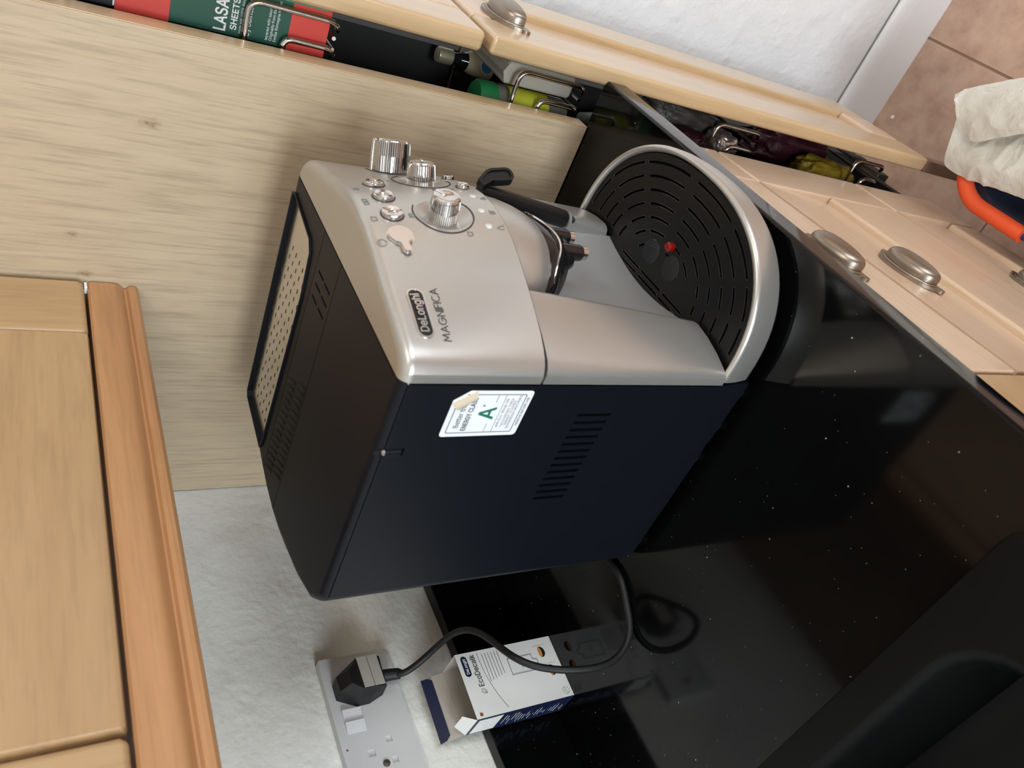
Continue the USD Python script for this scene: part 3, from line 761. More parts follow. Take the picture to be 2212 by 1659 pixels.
cp = P("cup_plate", pl_, "steel_plate", label="brushed steel cup warming plate")
sl = []
for j in range(17):
    for i in range(6):
        x, y = 0.2175 + i * 0.0125 + (0.004 if j % 2 else 0), 0.066 + j * 0.0115
        if pocket.buffer(-0.006).contains(Point(x, y)):
            sl.append(rbox(x - 0.0008, x + 0.0008, y - 0.0022, y + 0.0022, 0.3522, 0.3527, 0.0002))
P("plate_slots", cat_(*sl), "print_dark", cp, kind="stuff")
P("plate_rim", extrude(pocket.buffer(0.0016).difference(pocket.buffer(-0.0002)), 0.0055).apply_translation((0, 0, 0.3514)), "black_plastic", cp)
for j in range(15):                                           # raised ribs of the bean lid
    y = 0.136 + j * 0.0082
    for a, b in ((0.1487, 0.1675), (0.1715, 0.191)):
        sk2 = 0.012 * (a - 0.1487) / 0.02
        P("lid_rib", hull([(a, y + sk2, 0.3545), (a, y + sk2 + 0.0022, 0.3545), (b, y + sk2 + 0.008, 0.3545), (b, y + sk2 + 0.0102, 0.3545), (a + .0006, y + sk2 + 0.0007, 0.3563), (b - .0006, y + sk2 + 0.0092, 0.3563), (a + .0006, y + sk2 + 0.0016, 0.3563)]), "black_plastic")
for x in (0.012, WD - 0.012):
    for y in (0.02, 0.062, 0.105, 0.232):
        P("foot", orient(lathe([(0.008, 0), (0.009, 0.002), (0.009, 0.009)], 18), (x + (0.004 if x < .1 else -.004), y, 0.0), (1, 0, 0), (0, 1, 0)), "rubber")
# silver pillars either side of the cup space
LT = [(0.0, 0.0035), (0.0, -0.005), (0.003, -0.0105), (0.007, -0.0147), (0.012, -0.0178), (0.025, -0.0245), (0.045, -0.0325), (0.064, -0.0365), (0.068, -0.0365), (0.0705, -0.0335), (0.0715, -0.025), (0.0715, 0.0035)]
LB = [(0.0, 0.0035), (0.0, -0.004), (0.002, -0.0068), (0.005, -0.0088), (0.009, -0.0105), (0.023, -0.0153), (0.042, -0.0196), (0.059, -0.0212), (0.064, -0.0203), (0.0675, -0.018), (0.0695, -0.013), (0.0705, 0.0035)]
pr_ = []
for t in np.linspace(0, 1, 9):
    s = t ** 1.15
    q = np.array(LT) * (1 - s) + np.array(LB) * s
    pr_.append(np.c_[q, np.full(len(q), 0.2385 * (1 - t) + 0.0465 * t)])
pil = loft(pr_[::-1])
pa = P("front_pillar", pil, "silver_paint", label="left silver pillar beside the cup space", smooth=30)
P("seam_edge", tube(np.c_[np.array(LT)[1:9], np.full(8, 0.2388)], 0.0005, 6), "print_dark", pa)
pb = P("front_pillar", mirror(pil), "silver_paint", label="right silver pillar beside the cup space", smooth=30)
# grey back of the cup space, slightly hollow
xs_ = np.linspace(0.0685, WD - 0.0685, 21)
g0 = []
for z in (0.03, 0.24):
    y = -0.012 + 0.0115 * np.sin(np.pi * (xs_ - xs_[0]) / (xs_[-1] - xs_[0]))
    g0.append(np.vstack([np.c_[xs_, y, np.full(21, z)], [[xs_[-1], 0.0035, z], [xs_[0], 0.0035, z]]]))
P("recess_panel", loft(g0), "grey_plastic", label="grey back panel of the cup space", smooth=30)

# spout: silver dome, black nose, chrome trim and nozzle
dome_r = []
th = np.linspace(0, np.pi, 33)
for z, w, d in ((0.243, 0.0735, 0.0605), (0.232, 0.0732, 0.0602), (0.22, 0.0722, 0.0588), (0.208, 0.0702, 0.0562), (0.198, 0.0672, 0.0528), (0.191, 0.0635, 0.0488)):
    tilt = lambda s: 0.0
    dome_r.append(np.vstack([np.c_[0.147 + w * np.cos(th), -0.002 - d * np.sin(th) ** 0.85, z + 0.0 * th + (0.016 * (1 - np.sin(th)) if z < 0.235 else 0) * (0.243 - z) / 0.05], [[0.147 - w, -0.001, z], [0.147 + w, -0.001, z]]]))
P("spout_dome", loft(dome_r[::-1]), "silver_paint", label="silver domed spout cover", smooth=40)


def dring(z, w, d, lift=0.016):
    return np.vstack([np.c_[0.147 + w * np.cos(th), -0.002 - d * np.sin(th) ** 0.85, z + lift * (1 - np.sin(th))], [[0.147 - w, -0.001, z + lift], [0.147 + w, -0.001, z + lift]]])


P("spout_rim", loft([dring(0.178, 0.0595, 0.047), dring(0.181, 0.0625, 0.0495), dring(0.190, 0.0645, 0.0497), dring(0.1925, 0.0632, 0.0485)]), "black_gloss", smooth=40, label="glossy black spout rim")
trim = [(0.147 + 0.0622 * math.cos(q), -0.002 - 0.0506 * math.sin(q) ** 0.85, 0.1815 + 0.016 * (1 - math.sin(q)) + 0.004 * math.cos(q * 5)) for q in np.linspace(0.35, np.pi - 0.5, 40)]
P("chrome_trim", tube(trim, 0.0011, 8), "chrome", label="chrome trim line")
nose = loft([dring(0.160, 0.034, 0.040, 0.006), dring(0.166, 0.040, 0.0445, 0.008), dring(0.172, 0.050, 0.046, 0.012), dring(0.180, 0.058, 0.0465)])
P("spout_nose", nose, "black_satin", smooth=40, label="black spout nose")
P("spout_block", loft([np.vstack([[(0.147 + w * math.cos(q), -0.030 - d * math.sin(q), z) for q in np.linspace(0, 2 * np.pi, 28, endpoint=False)]]) for z, w, d in ((0.1535, 0.018, 0.009), (0.1555, 0.023, 0.0125), (0.161, 0.0265, 0.0145), (0.174, 0.029, 0.0155))]), "black_gloss", smooth=50)
for x in (0.134, 0.160):
    nz = P("nozzle", orient(lathe([(0.0068, 0.1465), (0.0074, 0.148), (0.0078, 0.170)], 24), (x, -0.0375, 0), (1, 0, 0), (0, 1, 0)), "black_gloss")
    P("nozzle_tip", orient(lathe([(0.0052, 0.1405), (0.0062, 0.1412), (0.0062, 0.1468)], 24), (x, -0.0375, 0), (1, 0, 0), (0, 1, 0)), "chrome", nz, label="chrome nozzle tip")
# steam wand with its lever
w0, w1 = np.array([0.2348, -0.0348, 0.205]), np.array([0.2275, -0.0222, 0.1045])
wand = P("steam_wand", tube([w0, w0 * .6 + w1 * .4, w0 * .2 + w1 * .8, w1 + (w0 - w1) * .01, w1], [0.0080, 0.0088, 0.0092, 0.0090, 0.0082], 24), "black_satin", label="black steam wand sleeve", smooth=45)
P("wand_tip", tube([w1 + (0, 0, 0.006), w1 - (0, 0, 0.008), w1 - (0, 0, 0.012)], [0.0062, 0.0058, 0.003], 18), "satin_chrome", wand, label="steel wand tip")
P("wand_ring", tube([w1 + (0.0, 0, -0.0005), w1 - (0.0, 0, 0.004)], [0.0098, 0.0085], 20), "grey_plastic", wand)
lv = unary_union([Polygon(rrect(-0.0125, 0.013, -0.0075, 0.0075, 0.006)), Polygon([(-0.022, -0.012), (-0.012, -0.0075), (-0.004, 0.003), (-0.012, 0.006), (-0.024, -0.004)])]).buffer(0.002).buffer(-0.002)
lev = cat_(extrude(lv, 0.006), extrude(lv.buffer(0.0004).difference(lv.buffer(-0.0024)), 0.0075))
P("wand_lever", orient(lev, (0.238, -0.0475, 0.188), (0.05, -0.2, -1), (0.95, -0.3, 0.1)), "black_satin", wand, label="black wand lever", smooth=45)


# drip tray
def tray_out(s=0.0, n=48):
    t = np.linspace(0, np.pi, n)
    e = 0.86
    return np.c_[0.1435 + (0.1425 - s) * np.sign(np.cos(t)) * np.abs(np.cos(t)) ** e, -0.004 - (0.129 - s) * np.sin(t) ** e]


def tray_ring(z, s):
    q = tray_out(s)
    return np.c_[np.vstack([q, [[q[-1, 0], 0.0], [q[0, 0], 0.0]]]), np.full(len(q) + 2, z)]


dt = P("drip_tray", loft([tray_ring(0.010, 0.006), tray_ring(0.012, 0.0052), tray_ring(0.028, 0.0014), tray_ring(0.0295, 0.0012)]), "black_satin", label="black drip tray base", smooth=40)
rb = [tray_ring(z, s) for z, s in ((0.0130, 0.0052), (0.0135, 0.0043), (0.030, 0.0008), (0.042, -0.0002), (0.0448, 0.0004), (0.0462, 0.0018), (0.0466, 0.0034), (0.0458, 0.0052), (0.0425, 0.0062), (0.036, 0.0068))]
P("tray_rim", loft(rb + [tray_ring(0.0130, 0.0075), rb[0]], caps=False), "silver_paint", dt, label="silver tray rim", smooth=50)
gp = Polygon(np.vstack([tray_out(0.0075), [[0.0285, -0.004], [0.0640, -0.0155], [0.0700, -0.0125], [0.105, -0.001], [0.147, 0.0005], [0.19, -0.001], [0.222, -0.0125], [0.2300, -0.0155], [0.2600, -0.004]][::1]]))
if not gp.is_valid:
    gp = gp.buffer(0)
slots = []
cx, cy = 0.1435, -0.012
for k, s in enumerate((0.90, 0.795, 0.69, 0.585, 0.48, 0.375, 0.275)):
    a, b = 0.1425 * s, 0.117 * s
    for a0, a1 in ((6, 24), (28, 52), (56, 84), (89, 112), (117, 140), (145, 160), (164, 176)):
        if k >= 5 and a1 - a0 < 19:
            continue
        t = np.radians(np.linspace(a0 + k * .6, a1 - k * .6, 12))
        slots.append(LineString(np.c_[cx + a * np.sign(np.cos(t)) * np.abs(np.cos(t)) ** .9, cy - b * np.sin(t) ** .9]).buffer(0.0014, quad_segs=4))
for y, xs2 in ((-0.0065, ((0.095, 0.121), (0.126, 0.160), (0.165, 0.19))), (-0.0125, ((0.087, 0.118), (0.124, 0.158), (0.164, 0.195)))):
    for a, b in xs2:
        slots.append(LineString([(a, y), (b, y)]).buffer(0.0014, quad_segs=4))
gr = extrude(gp.difference(unary_union(slots)), 0.0028); gr.apply_translation((0, 0, 0.0392))
gd = P("drip_grille", gr, "black_satin", dt, label="black drip grille with arcs of slots", smooth=False)
P("slot_edges", cat_(*[tube(np.c_[np.array(LineString(s_.exterior.coords).coords), np.full(len(s_.exterior.coords), 0.0421)], 0.00028, 4, False) for s_ in slots]), "black_gloss", gd)
basin = extrude(gp.buffer(-0.001), 0.001); basin.apply_translation((0, 0, 0.031)); P("tray_floor", basin, "void_black", dt)
for x, y in ((0.160, -0.035), (0.1265, -0.037)):
    P("finger_hole", orient(lathe([(0.0125, 0.0), (0.0118, 0.0008), (0.0095, 0.0004), (0.0005, 0.0002)], 32), (x, y, 0.0418), (1, 0, 0), (0, 1, 0)), "black_gloss", gd)
P("water_float", orient(lathe([(0.0048, 0.0), (0.0046, 0.005), (0.003, 0.0068), (0.0005, 0.0072)], 24), (0.138, -0.0535, 0.0415), (1, 0, 0), (0, 1, 0)), "red_gloss", dt, label="red water level float")

# --- controls on the fascia
def button(x, z, r, name, **k):
    b = P(name, on_face(lathe([(r, -0.001), (r, 0.0018), (r * 0.95, 0.0028), (r * 0.84, 0.0033), (r * 0.5, 0.0027), (r * 0.46, 0.0020), (r * 0.40, 0.0020), (r * 0.3, 0.0012), (0.0003, 0.001)], 40), x, z), "chrome", smooth=35, **k)
    P("button_gap", on_face(lathe([(r * 1.0, 0.0), (r * 1.10, 0.0), (r * 1.10, 0.00035), (r * 1.0, 0.00035)], 40), x, z), "print_dark", b)
    return b


button(0.1371, 0.3299, 0.0086, "brew_button", label="round chrome button, second from the left")
button(0.1644, 0.3282, 0.0086, "brew_button", label="round chrome button, third from the left")
button(0.1941, 0.3256, 0.0086, "brew_button", label="round chrome button at the right end")
pw = unary_union([Point(0, 0).buffer(0.0098, quad_segs=16), LineString([(0, 0), (-0.0152, -0.0012)]).buffer(0.0034)]).buffer(0.0012).buffer(-0.0012)
P("power_button", on_face(cat_(extrude(pw, 0.0022), orient(extrude(pw.buffer(-0.0007), 0.0007), (0, 0, 0.0022), (1, 0, 0), (0, 1, 0)), orient(extrude(pw.buffer(0.0007), 0.0002), (0, 0, 0), (1, 0, 0), (0, 1, 0))), 0.1109, 0.3312), "chrome", label="keyhole shaped chrome power button", smooth=30)
button(0.2275, 0.2445, 0.0056, "small_button")
button(0.1864, 0.2515, 0.0056, "small_button")
for x, z in ((0.1641, 0.2525), (0.1402, 0.2549), (0.1196, 0.2561)):
    P("indicator_light", on_face(lathe([(0.0030, -0.001), (0.0030, 0.0004), (0.0022, 0.0011), (0.0003, 0.0014)], 20), x, z), "led_clear", label="small clear indicator light")


def knob(r, h, taper=0.94, fl=46, gd=0.075):
    """Ribbed side wall of a dial: flat ribs with narrow grooves."""
    n = fl * 8
    ph = np.arange(n) % 8
    fac = np.where(ph < 5, 1.0, np.where(ph == 6, 1 - gd, 1 - gd * 0.55))
    ang = np.linspace(0, 2 * np.pi, n, endpoint=False)
    rings = []
    for rr, z, k in ((r, 0.0, 1), (r, h * 0.5, 1), (r * taper, h - 0.0016, 1), (r * taper * 0.985, h - 0.0008, 0.7), (r * taper * 0.955, h, 0.0)):
        q = rr * (1 - (1 - fac) * k)
        rings.append(np.c_[q * np.cos(ang), q * np.sin(ang), np.full(n, z)])
    return loft(rings)


def knob_cap(r, h, taper=0.94):
    q = r * taper * 0.955
    return lathe([(q, h - 0.0002), (q * 0.95, h + 0.0008), (q * 0.8, h + 0.0014), (q * 0.5, h + 0.0010), (q * 0.2, h + 0.0007), (0.0003, h + 0.0006)], 48)


for k_, (x, z) in enumerate(DIALS):
    kb = P("dial_knob", on_face(knob(0.0122, 0.0205), x, z, -0.0052), "chrome", label=("ribbed chrome dial, nearer the brand badge", "ribbed chrome dial, nearer the right edge")[k_], smooth=False)
    P("dial_cap", on_face(knob_cap(0.0122, 0.0205), x, z, -0.0052), "chrome", kb)
    P("dial_pointer", on_face(rbox(-0.0017, 0.0017, 0.001, 0.0102, 0.0206, 0.0226, 0.0006), x, z, -0.0052, rot=-0.9 - k_), "chrome", kb)
    P("dial_scale", wrap(lines_mesh([arc(0, 0, 0.0243, 60 - 30 * k_, 305 - 30 * k_, 40)], 0.0011), x, z), "print_dark", kb)
# steam knob on the right wing
sdk = P("steam_dial", on_face(knob(0.0175, 0.027, 0.96, 56), 0.257, 0.287), "chrome", label="large ribbed chrome steam knob", smooth=False)
P("dial_cap", on_face(knob_cap(0.0175, 0.027, 0.96), 0.257, 0.287), "chrome", sdk)
P("dial_scale", wrap(lines_mesh([arc(0, 0, 0.021, 80, 250, 30)], 0.001), 0.257, 0.287), "print_dark")
# printed symbols
cup = lambda s: [[(-s, s * .8), (-s * .7, -s * .8), (s * .7, -s * .8), (s, s * .8), (-s, s * .8)]]
icons = [
    wrap(lines_mesh([arc(0, 0, 0.0033, 125, 415, 24), [(0, 0.0008), (0, 0.0045)]], 0.0006), 0.1049, 0.3465),
    wrap(lines_mesh(cup(0.0026), 0.0005), 0.1317, 0.3455), wrap(lines_mesh([[(x + d, y) for x, y in c] for c in cup(0.0022) for d in (-0.0024, 0.0024)], 0.0005), 0.1561, 0.345),
    wrap(lines_mesh([arc(0, 0, 0.0018, 0, 360), [(0, 0.0018), (0, 0.0034)]], 0.0005), 0.1819, 0.344),
    wrap(lines_mesh(cup(0.0024), 0.0006), 0.1352, 0.3150), wrap(lines_mesh(cup(0.0024), 0.0006), 0.1115, 0.2745),
    wrap(lines_mesh([[(-.0009, .001), (-.0007, -.001), (.0007, -.001), (.0009, .001), (-.0009, .001)], [(-.0005, 0), (.0005, 0)]], 0.0014), 0.1352, 0.3150),
    wrap(lines_mesh([arc(0, -.0005, 0.0022, -60, 240), [(-.0011, .0016), (0, .0036), (.0011, .0016)], [(0.0032, -.003), (0.0036, -.0034)]], 0.0005), 0.1172, 0.2462),
    wrap(lines_mesh([[(-.0022, .002), (-.0022, -.002)], [(-.0007, .002), (-.0007, -.002)], [(.0008, .002), (.0008, -.002)], [(-.0026, .002), (.0026, .002)]], 0.0005), 0.1376, 0.2462),
    wrap(lines_mesh([[(-.0024, -.002), (.0024, -.002), (0, .0022), (-.0024, -.002)]], 0.0005), 0.1600, 0.2452),
    wrap(lines_mesh([arc(0, 0, 0.0006, 0, 360)], 0.0012), 0.2085, 0.3085),
    wrap(lines_mesh([[(-.002, .003), (0.0, -.0005)], arc(0.0008, -.0018, 0.0012, 0, 360)], 0.0006), 0.1795, 0.2655), wrap(lines_mesh([[(-.0016, .002), (-.0016, -.002)], [(0, .002), (0, -.002)], [(.0016, .002), (.0016, -.002)]], 0.0005), 0.179, 0.2795),
    wrap(lines_mesh([arc(0, 0, 0.0022, 0, 360), arc(0, 0, 0.001, 0, 360)], 0.0004), 0.2010, 0.2472), wrap(lines_mesh([arc(0, 0, 0.002, 0, 300)], 0.0004), 0.2190, 0.2440),
]
for ic in icons:
    P("printed_symbol", ic, "print_grey", smooth=False)
# badge and model name on the left wing
bo = Polygon(rrect(-0.0208, 0.0208, -0.0066, 0.0066, 0.0065))
bi = bo.buffer(-0.0011)
bt = text("DeLonghi", 0.0062, 0.0004, True, 0.86); bt.apply_translation((-bt.bounds[:, 0].mean(), -0.0026, 0))
bd = P("brand_badge", wrap(extrude(bi, 0.0006), 0.0408, 0.3345), "black_gloss", label="black oval badge with silver lettering")
P("badge_rim", wrap(extrude(bo.difference(bi.buffer(-.0002)), 0.0011), 0.0408, 0.3345), "satin_chrome", bd)
P("badge_lettering", wrap(bt, 0.0408, 0.3345, 0.0008), "satin_chrome", bd, smooth=False)
LET = {"M": [[(0, 0), (.1, 1), (.45, .25), (.8, 1), (.9, 0)]], "A": [[(0, 0), (.42, 1), (.84, 0)], [(.14, .33), (.7, .33)]], "G": [[(.45 + .47 * math.cos(q), .5 + .5 * math.sin(q)) for q in np.radians(np.linspace(40, 360, 22))] + [(.5, .5)]],
       "N": [[(0, 0), (0, 1), (.68, 0), (.68, 1)]], "I": [[(0, 0), (0, 1)]], "F": [[(0, 0), (0, 1), (.5, 1)], [(0, .55), (.45, .55)]], "C": [[(.5 + .5 * math.cos(q), .5 + .5 * math.sin(q)) for q in np.radians(np.linspace(48, 312, 20))]]}
xw, pls, hh = 0.0, [], 0.0058
for ch in "MAGNIFICA":
    pls += [[(xw + a * hh, b * hh) for a, b in p] for p in LET[ch]]
    xw += (max(a for p in LET[ch] for a, _ in p) + 0.24) * hh
sc = 0.0432 / (xw - 0.24 * hh)
P("model_lettering", wrap(lines_mesh([[(a * sc, b) for a, b in p] for p in pls], 0.00052), 0.0183, 0.3165), "print_dark", smooth=False)

# energy sticker on the left side wall (its drawing plane: x runs to the front of the machine, y up)
def side(m, y0, z0, lift=0.0002):
    return orient(m, (-lift, y0, z0), (0, -1, 0), (0, 0, 1))


sp = Polygon(rrect(0, 0.0452, 0, 0.0665, 0.003)).difference(Polygon([(0.033, 0.07), (0.05, 0.07), (0.05, 0.049)]))
SY, SZ = 0.0535, 0.2425
st = P("energy_sticker", side(extrude(sp, 0.0002), SY, SZ), "sticker_white", label="white energy sticker with a peeling corner", smooth=False)
P("sticker_border", side(extrude(Polygon(rrect(0.0035, 0.0418, 0.0055, 0.0625, 0.0015)).difference(Polygon(rrect(0.0041, 0.0412, 0.0061, 0.0619, 0.0012))).difference(Polygon([(0.0295, 0.07), (0.05, 0.07), (0.05, 0.047)])), 0.0001), SY, SZ, 0.0004), "navy_print", st, smooth=False)


def stx(s, x, y, h, mat_="navy_print", bold=False, sx=1.0):
    P("sticker_print", side(text(s, h, 0.0001, bold, sx), SY - x, SZ + y, 0.0004), mat_, st, smooth=False)


stx("Better tha", 0.0085, 0.0535, 0.0042, sx=.92); stx("ENERGY CLASS", 0.0055, 0.0465, 0.0040, bold=True, sx=.8)
stx("A", 0.0165, 0.0275, 0.0130, "green_print", True); stx("*", 0.029, 0.036, 0.004, "navy_print")
stx("with Eco-Mode ON", 0.0085, 0.0195, 0.0023, "print_grey"); stx("*ACCORDING TO", 0.0085, 0.0155, 0.0021, "print_grey"); stx("FEA", 0.0325, 0.0155, 0.0021, "text_red")
stx("ENERGY CLASSES", 0.0105, 0.0125, 0.0021, "print_grey"); stx("IN ESPRESSO MACHINES", 0.0072, 0.0095, 0.0021, "print_grey", sx=.95); stx("REMOVE BEFORE USE", 0.010, 0.0022, 0.0020, "print_grey", True)
P("sticker_rule", side(cat_(rbox(0.004, 0.013, 0.0298, 0.0301, 0, 0.0001, 0), rbox(0.0335, 0.0412, 0.0298, 0.0301, 0, 0.0001, 0), rbox(0.004, 0.0412, 0.0232, 0.0235, 0, 0.0001, 0)), SY, SZ, 0.0004), "navy_print", st, smooth=False)
cu = []
for t in np.linspace(0, 1, 7):                                 # the curled corner
    a = t * 2.6
    off = 0.0042 * (1 - math.cos(a)) * 0.5; outn = 0.0022 * math.sin(a) + 0.0012 * t
    p0, p1 = np.array([0.0332, 0.0665]), np.array([0.0452, 0.0500])
    dirn = np.array([-0.81, -0.59])
    q0, q1 = p0 + dirn * (off + 0.003 * t) + np.array([0.0008, -0.0012]) * t, p1 + dirn * (off + 0.003 * t) + np.array([-0.0016, 0.0028]) * t
    cu += [(-0.0003 - outn, SY - q0[0], SZ + q0[1]), (-0.0003 - outn, SY - q1[0], SZ + q1[1])]
fc = [[2 * i, 2 * i + 1, 2 * i + 3] for i in range(6)] + [[2 * i, 2 * i + 3, 2 * i + 2] for i in range(6)]
P("peeled_corner", trimesh.Trimesh(np.array(cu), np.array(fc), process=False), "sticker_back", st, smooth=True, label="curled beige sticker corner")

# ------------------------------------------------------------------ socket, plug and cord
SX_, SZ_ = -0.3625, 1.1365
so = thing("wall_socket", "white double wall socket with two rocker switches on the plaster wall", "socket", (SX_, 0, SZ_))
sp2 = Polygon(rrect(-0.0785, 0.0755, -0.0432, 0.0432, 0.003))
for sx_ in (-0.0455,):
    sp2 = sp2.difference(sbox(sx_ - 0.004, 0.0085, sx_ + 0.004, 0.0165)).difference(sbox(sx_ + 0.0075, -0.0145, sx_ + 0.0145, -0.0075)).difference(sbox(sx_ - 0.0165, -0.0145, sx_ - 0.0095, -0.0075))
face = extrude(sp2, 0.002)
rim_ = loft([np.c_[rrect(-0.0785 + d, 0.0755 - d, -0.0432 + d, 0.0432 - d, 0.003), np.full(24, z)] for d, z in ((-0.0004, 0.0), (-0.0002, 0.0065), (0.0, 0.0085))])
obj("socket_plate", cat_(orient(face, (SX_, -0.0085, SZ_), (1, 0, 0), (0, 0, 1)), orient(rim_, (SX_, -0.0002, SZ_), (1, 0, 0), (0, 0, 1))), "socket_white", so, smooth=30)
obj("pin_holes", orient(extrude(unary_union([sbox(-0.0497, 0.0083, -0.0413, 0.0167), sbox(-0.0382, -0.0147, -0.0308, -0.0073), sbox(-0.0622, -0.0147, -0.0548, -0.0073)]), 0.0002), (SX_, -0.004, SZ_), (1, 0, 0), (0, 0, 1)), "socket_hole", so)
for i, x in enumerate((-0.0128, 0.0018)):
    rk = hull([(SX_ + x + a, -0.0105 - b, SZ_ + c_) for a, b in ((-0.0062, 0.0004), (0.0062, 0.0036)) for c_ in (0.0105, 0.0325)] + [(SX_ + x + a, -0.009, SZ_ + c_) for a in (-0.0065, 0.0066) for c_ in (0.010, 0.033)])
    obj("rocker_switch", rk, "socket_white", so, smooth=30)
obj("screw_cap", orient(lathe([(0.0042, 0), (0.004, 0.0012), (0.0005, 0.0014)], 20), (SX_ - 0.0602, -0.0104, SZ_), (1, 0, 0), (0, 0, 1)), "pewter", so)
obj("neon_dot", orient(lathe([(0.0012, 0), (0.001, 0.0004), (0.0002, 0.0005)], 10), (-0.3985, -0.0105, 1.1742), (1, 0, 0), (0, 0, 1)), "brown_print", so, label="tiny reddish switch mark")

pc = thing("power_cord", "black power cord with square plug, looping from the socket to the coffee machine", "power cord", (-0.335, -0.03, 1.145))
base = [(-0.3525, 1.150), (-0.3525, 1.135), (-0.3455, 1.1165), (-0.317, 1.1165), (-0.309, 1.130), (-0.309, 1.150), (-0.3225, 1.171), (-0.3405, 1.171)]
frnt = [(-0.3490, 1.149), (-0.3490, 1.128), (-0.3445, 1.121), (-0.312, 1.1185), (-0.3085, 1.124), (-0.3085, 1.146), (-0.3225, 1.161), (-0.3395, 1.161)]
body_ = hull([(x, -0.0108, z) for x, z in base] + [(x, -0.030, z) for x, z in base] + [(x, -0.0395, z) for x, z in frnt] + [((x + .333) * .93 - .333, -0.0415, (z - 1.14) * .93 + 1.14) for x, z in frnt])
pg = obj("plug", body_, "rubber", pc, smooth=False, label="black three-pin plug")
lab_f = lambda z0, z1, x0=-0.3475, x1=-0.3100: hull([(x, y, z) for x in (x0, x1) for y in (-0.0412, -0.0424) for z in (z0, z1)])
obj("plug_label", lab_f(1.1225, 1.1345), "plug_label", pg, label="grey upper plug label")
obj("plug_label", lab_f(1.1352, 1.1470), "plug_label", pg, label="grey lower plug label")
# the sleeve and the cord
obj("strain_relief", tube([(-0.3305, -0.026, 1.120), (-0.3315, -0.028, 1.110), (-0.334, -0.031, 1.099), (-0.336, -0.032, 1.0965)], [0.0078, 0.007, 0.0064, 0.0055], 14), "rubber", pg)
cord = spline([(-0.3335, -0.0305, 1.103), (-0.3375, -0.040, 1.090), (-0.332, -0.060, 1.0665), (-0.338, -0.106, 1.050), (-0.366, -0.142, 1.0435), (-0.4155, -0.176, 1.0425), (-0.4375, -0.183, 1.0235), (-0.4545, -0.191, 0.9845),
               (-0.4555, -0.197, 0.9395), (-0.4375, -0.211, 0.9155), (-0.413, -0.230, 0.9142), (-0.385, -0.243, 0.9142), (-0.34, -0.236, 0.9142), (-0.305, -0.226, 0.918), (-0.29, -0.228, 0.93)], 140)
obj("cord", tube(cord, 0.0038, 12), "rubber", pc, smooth=60)

# ------------------------------------------------------------------ descaler carton
bx_ = thing("descaler_box", "small white and navy descaler carton, open at the top, against the upstand", "box", (-0.386, -0.05, 0.91))
c0, ex_ = np.array([-0.3865, -0.069, 0.0]), np.array([0.9962, -0.0872, 0.0])
ey_ = np.array([0.0872, 0.9962, 0.0])
ez_ = np.array([0, 0, 1.0])
Wb, Db, Hb = 0.0785, 0.0405, 0.1345


def bxm(u0, u1, v0, v1, z0, z1):
    m = rbox(u0, u1, v0, v1, z0, z1, 0.0002)
    return orient(m, c0 + [0, 0, 0.9102], ex_, ey_)


fp = obj("front_panel", bxm(-Wb / 2, Wb / 2, 0, 0.0006, 0, Hb), "card_white", bx_, label="white printed front")
obj("back_panel", bxm(-Wb / 2, Wb / 2, Db - 0.0006, Db, 0, Hb), "card_inside", bx_)
sp_ = obj("side_panel", bxm(-Wb / 2, -Wb / 2 + 0.0006, 0, Db, 0, Hb), "card_navy", bx_, label="navy printed side")
obj("side_panel", bxm(Wb / 2 - 0.0006, Wb / 2, 0, Db, 0, Hb), "card_inside", bx_)
obj("bottom_panel", bxm(-Wb / 2, Wb / 2, 0, Db, 0, 0.0006), "card_inside", bx_)
q3 = lambda pts, th: orient(hull([(a, b, c_) for a, b, c_ in pts] + [(a, b + th, c_) for a, b, c_ in pts]), c0 + [0, 0, 0.9102], ex_, ey_)
obj("lid_panel", q3([(-Wb / 2 + .001, Db, Hb), (Wb / 2 - .001, Db, Hb), (-Wb / 2 + .001, Db + 0.012, Hb + 0.025), (Wb / 2 - .001, Db + 0.012, Hb + 0.025)], 0.0006), "card_inside", bx_, label="grey inside of the lid")
tab = [(-Wb / 2 + .001, Hb + 0.0255), (Wb / 2 - .001, Hb + 0.0255), (Wb / 2 - .002, Hb + 0.019), (Wb / 2 - .006, Hb + 0.0150), (-Wb / 2 + .006, Hb + 0.0150), (-Wb / 2 + .002, Hb + 0.019)]
obj("tuck_flap", q3([(u, Db + 0.0115 - (Hb + 0.0255 - z) * 0.75, z) for u, z in tab], 0.0006), "card_navy", bx_, label="navy tuck flap")
obj("dust_flap", hull([tuple(c0 + [0, 0, 0.9102] + ex_ * u + ey_ * v_ + ez_ * z) for u, v_, z in ((-Wb / 2, 0.001, Hb), (-Wb / 2, Db - 0.001, Hb), (-Wb / 2 + 0.010, 0.006, Hb + 0.013), (-Wb / 2 + 0.010, Db - 0.008, Hb + 0.013), (-Wb / 2 + .0006, 0.001, Hb), (-Wb / 2 + .0006, Db - .001, Hb))]), "card_white", bx_, label="white dust flap")


def fr_(m, u, z, lift=0.0002):
    return orient(m, c0 + [0, 0, 0.9102] + ex_ * u + ez_ * z - ey_ * lift, ex_, ez_)


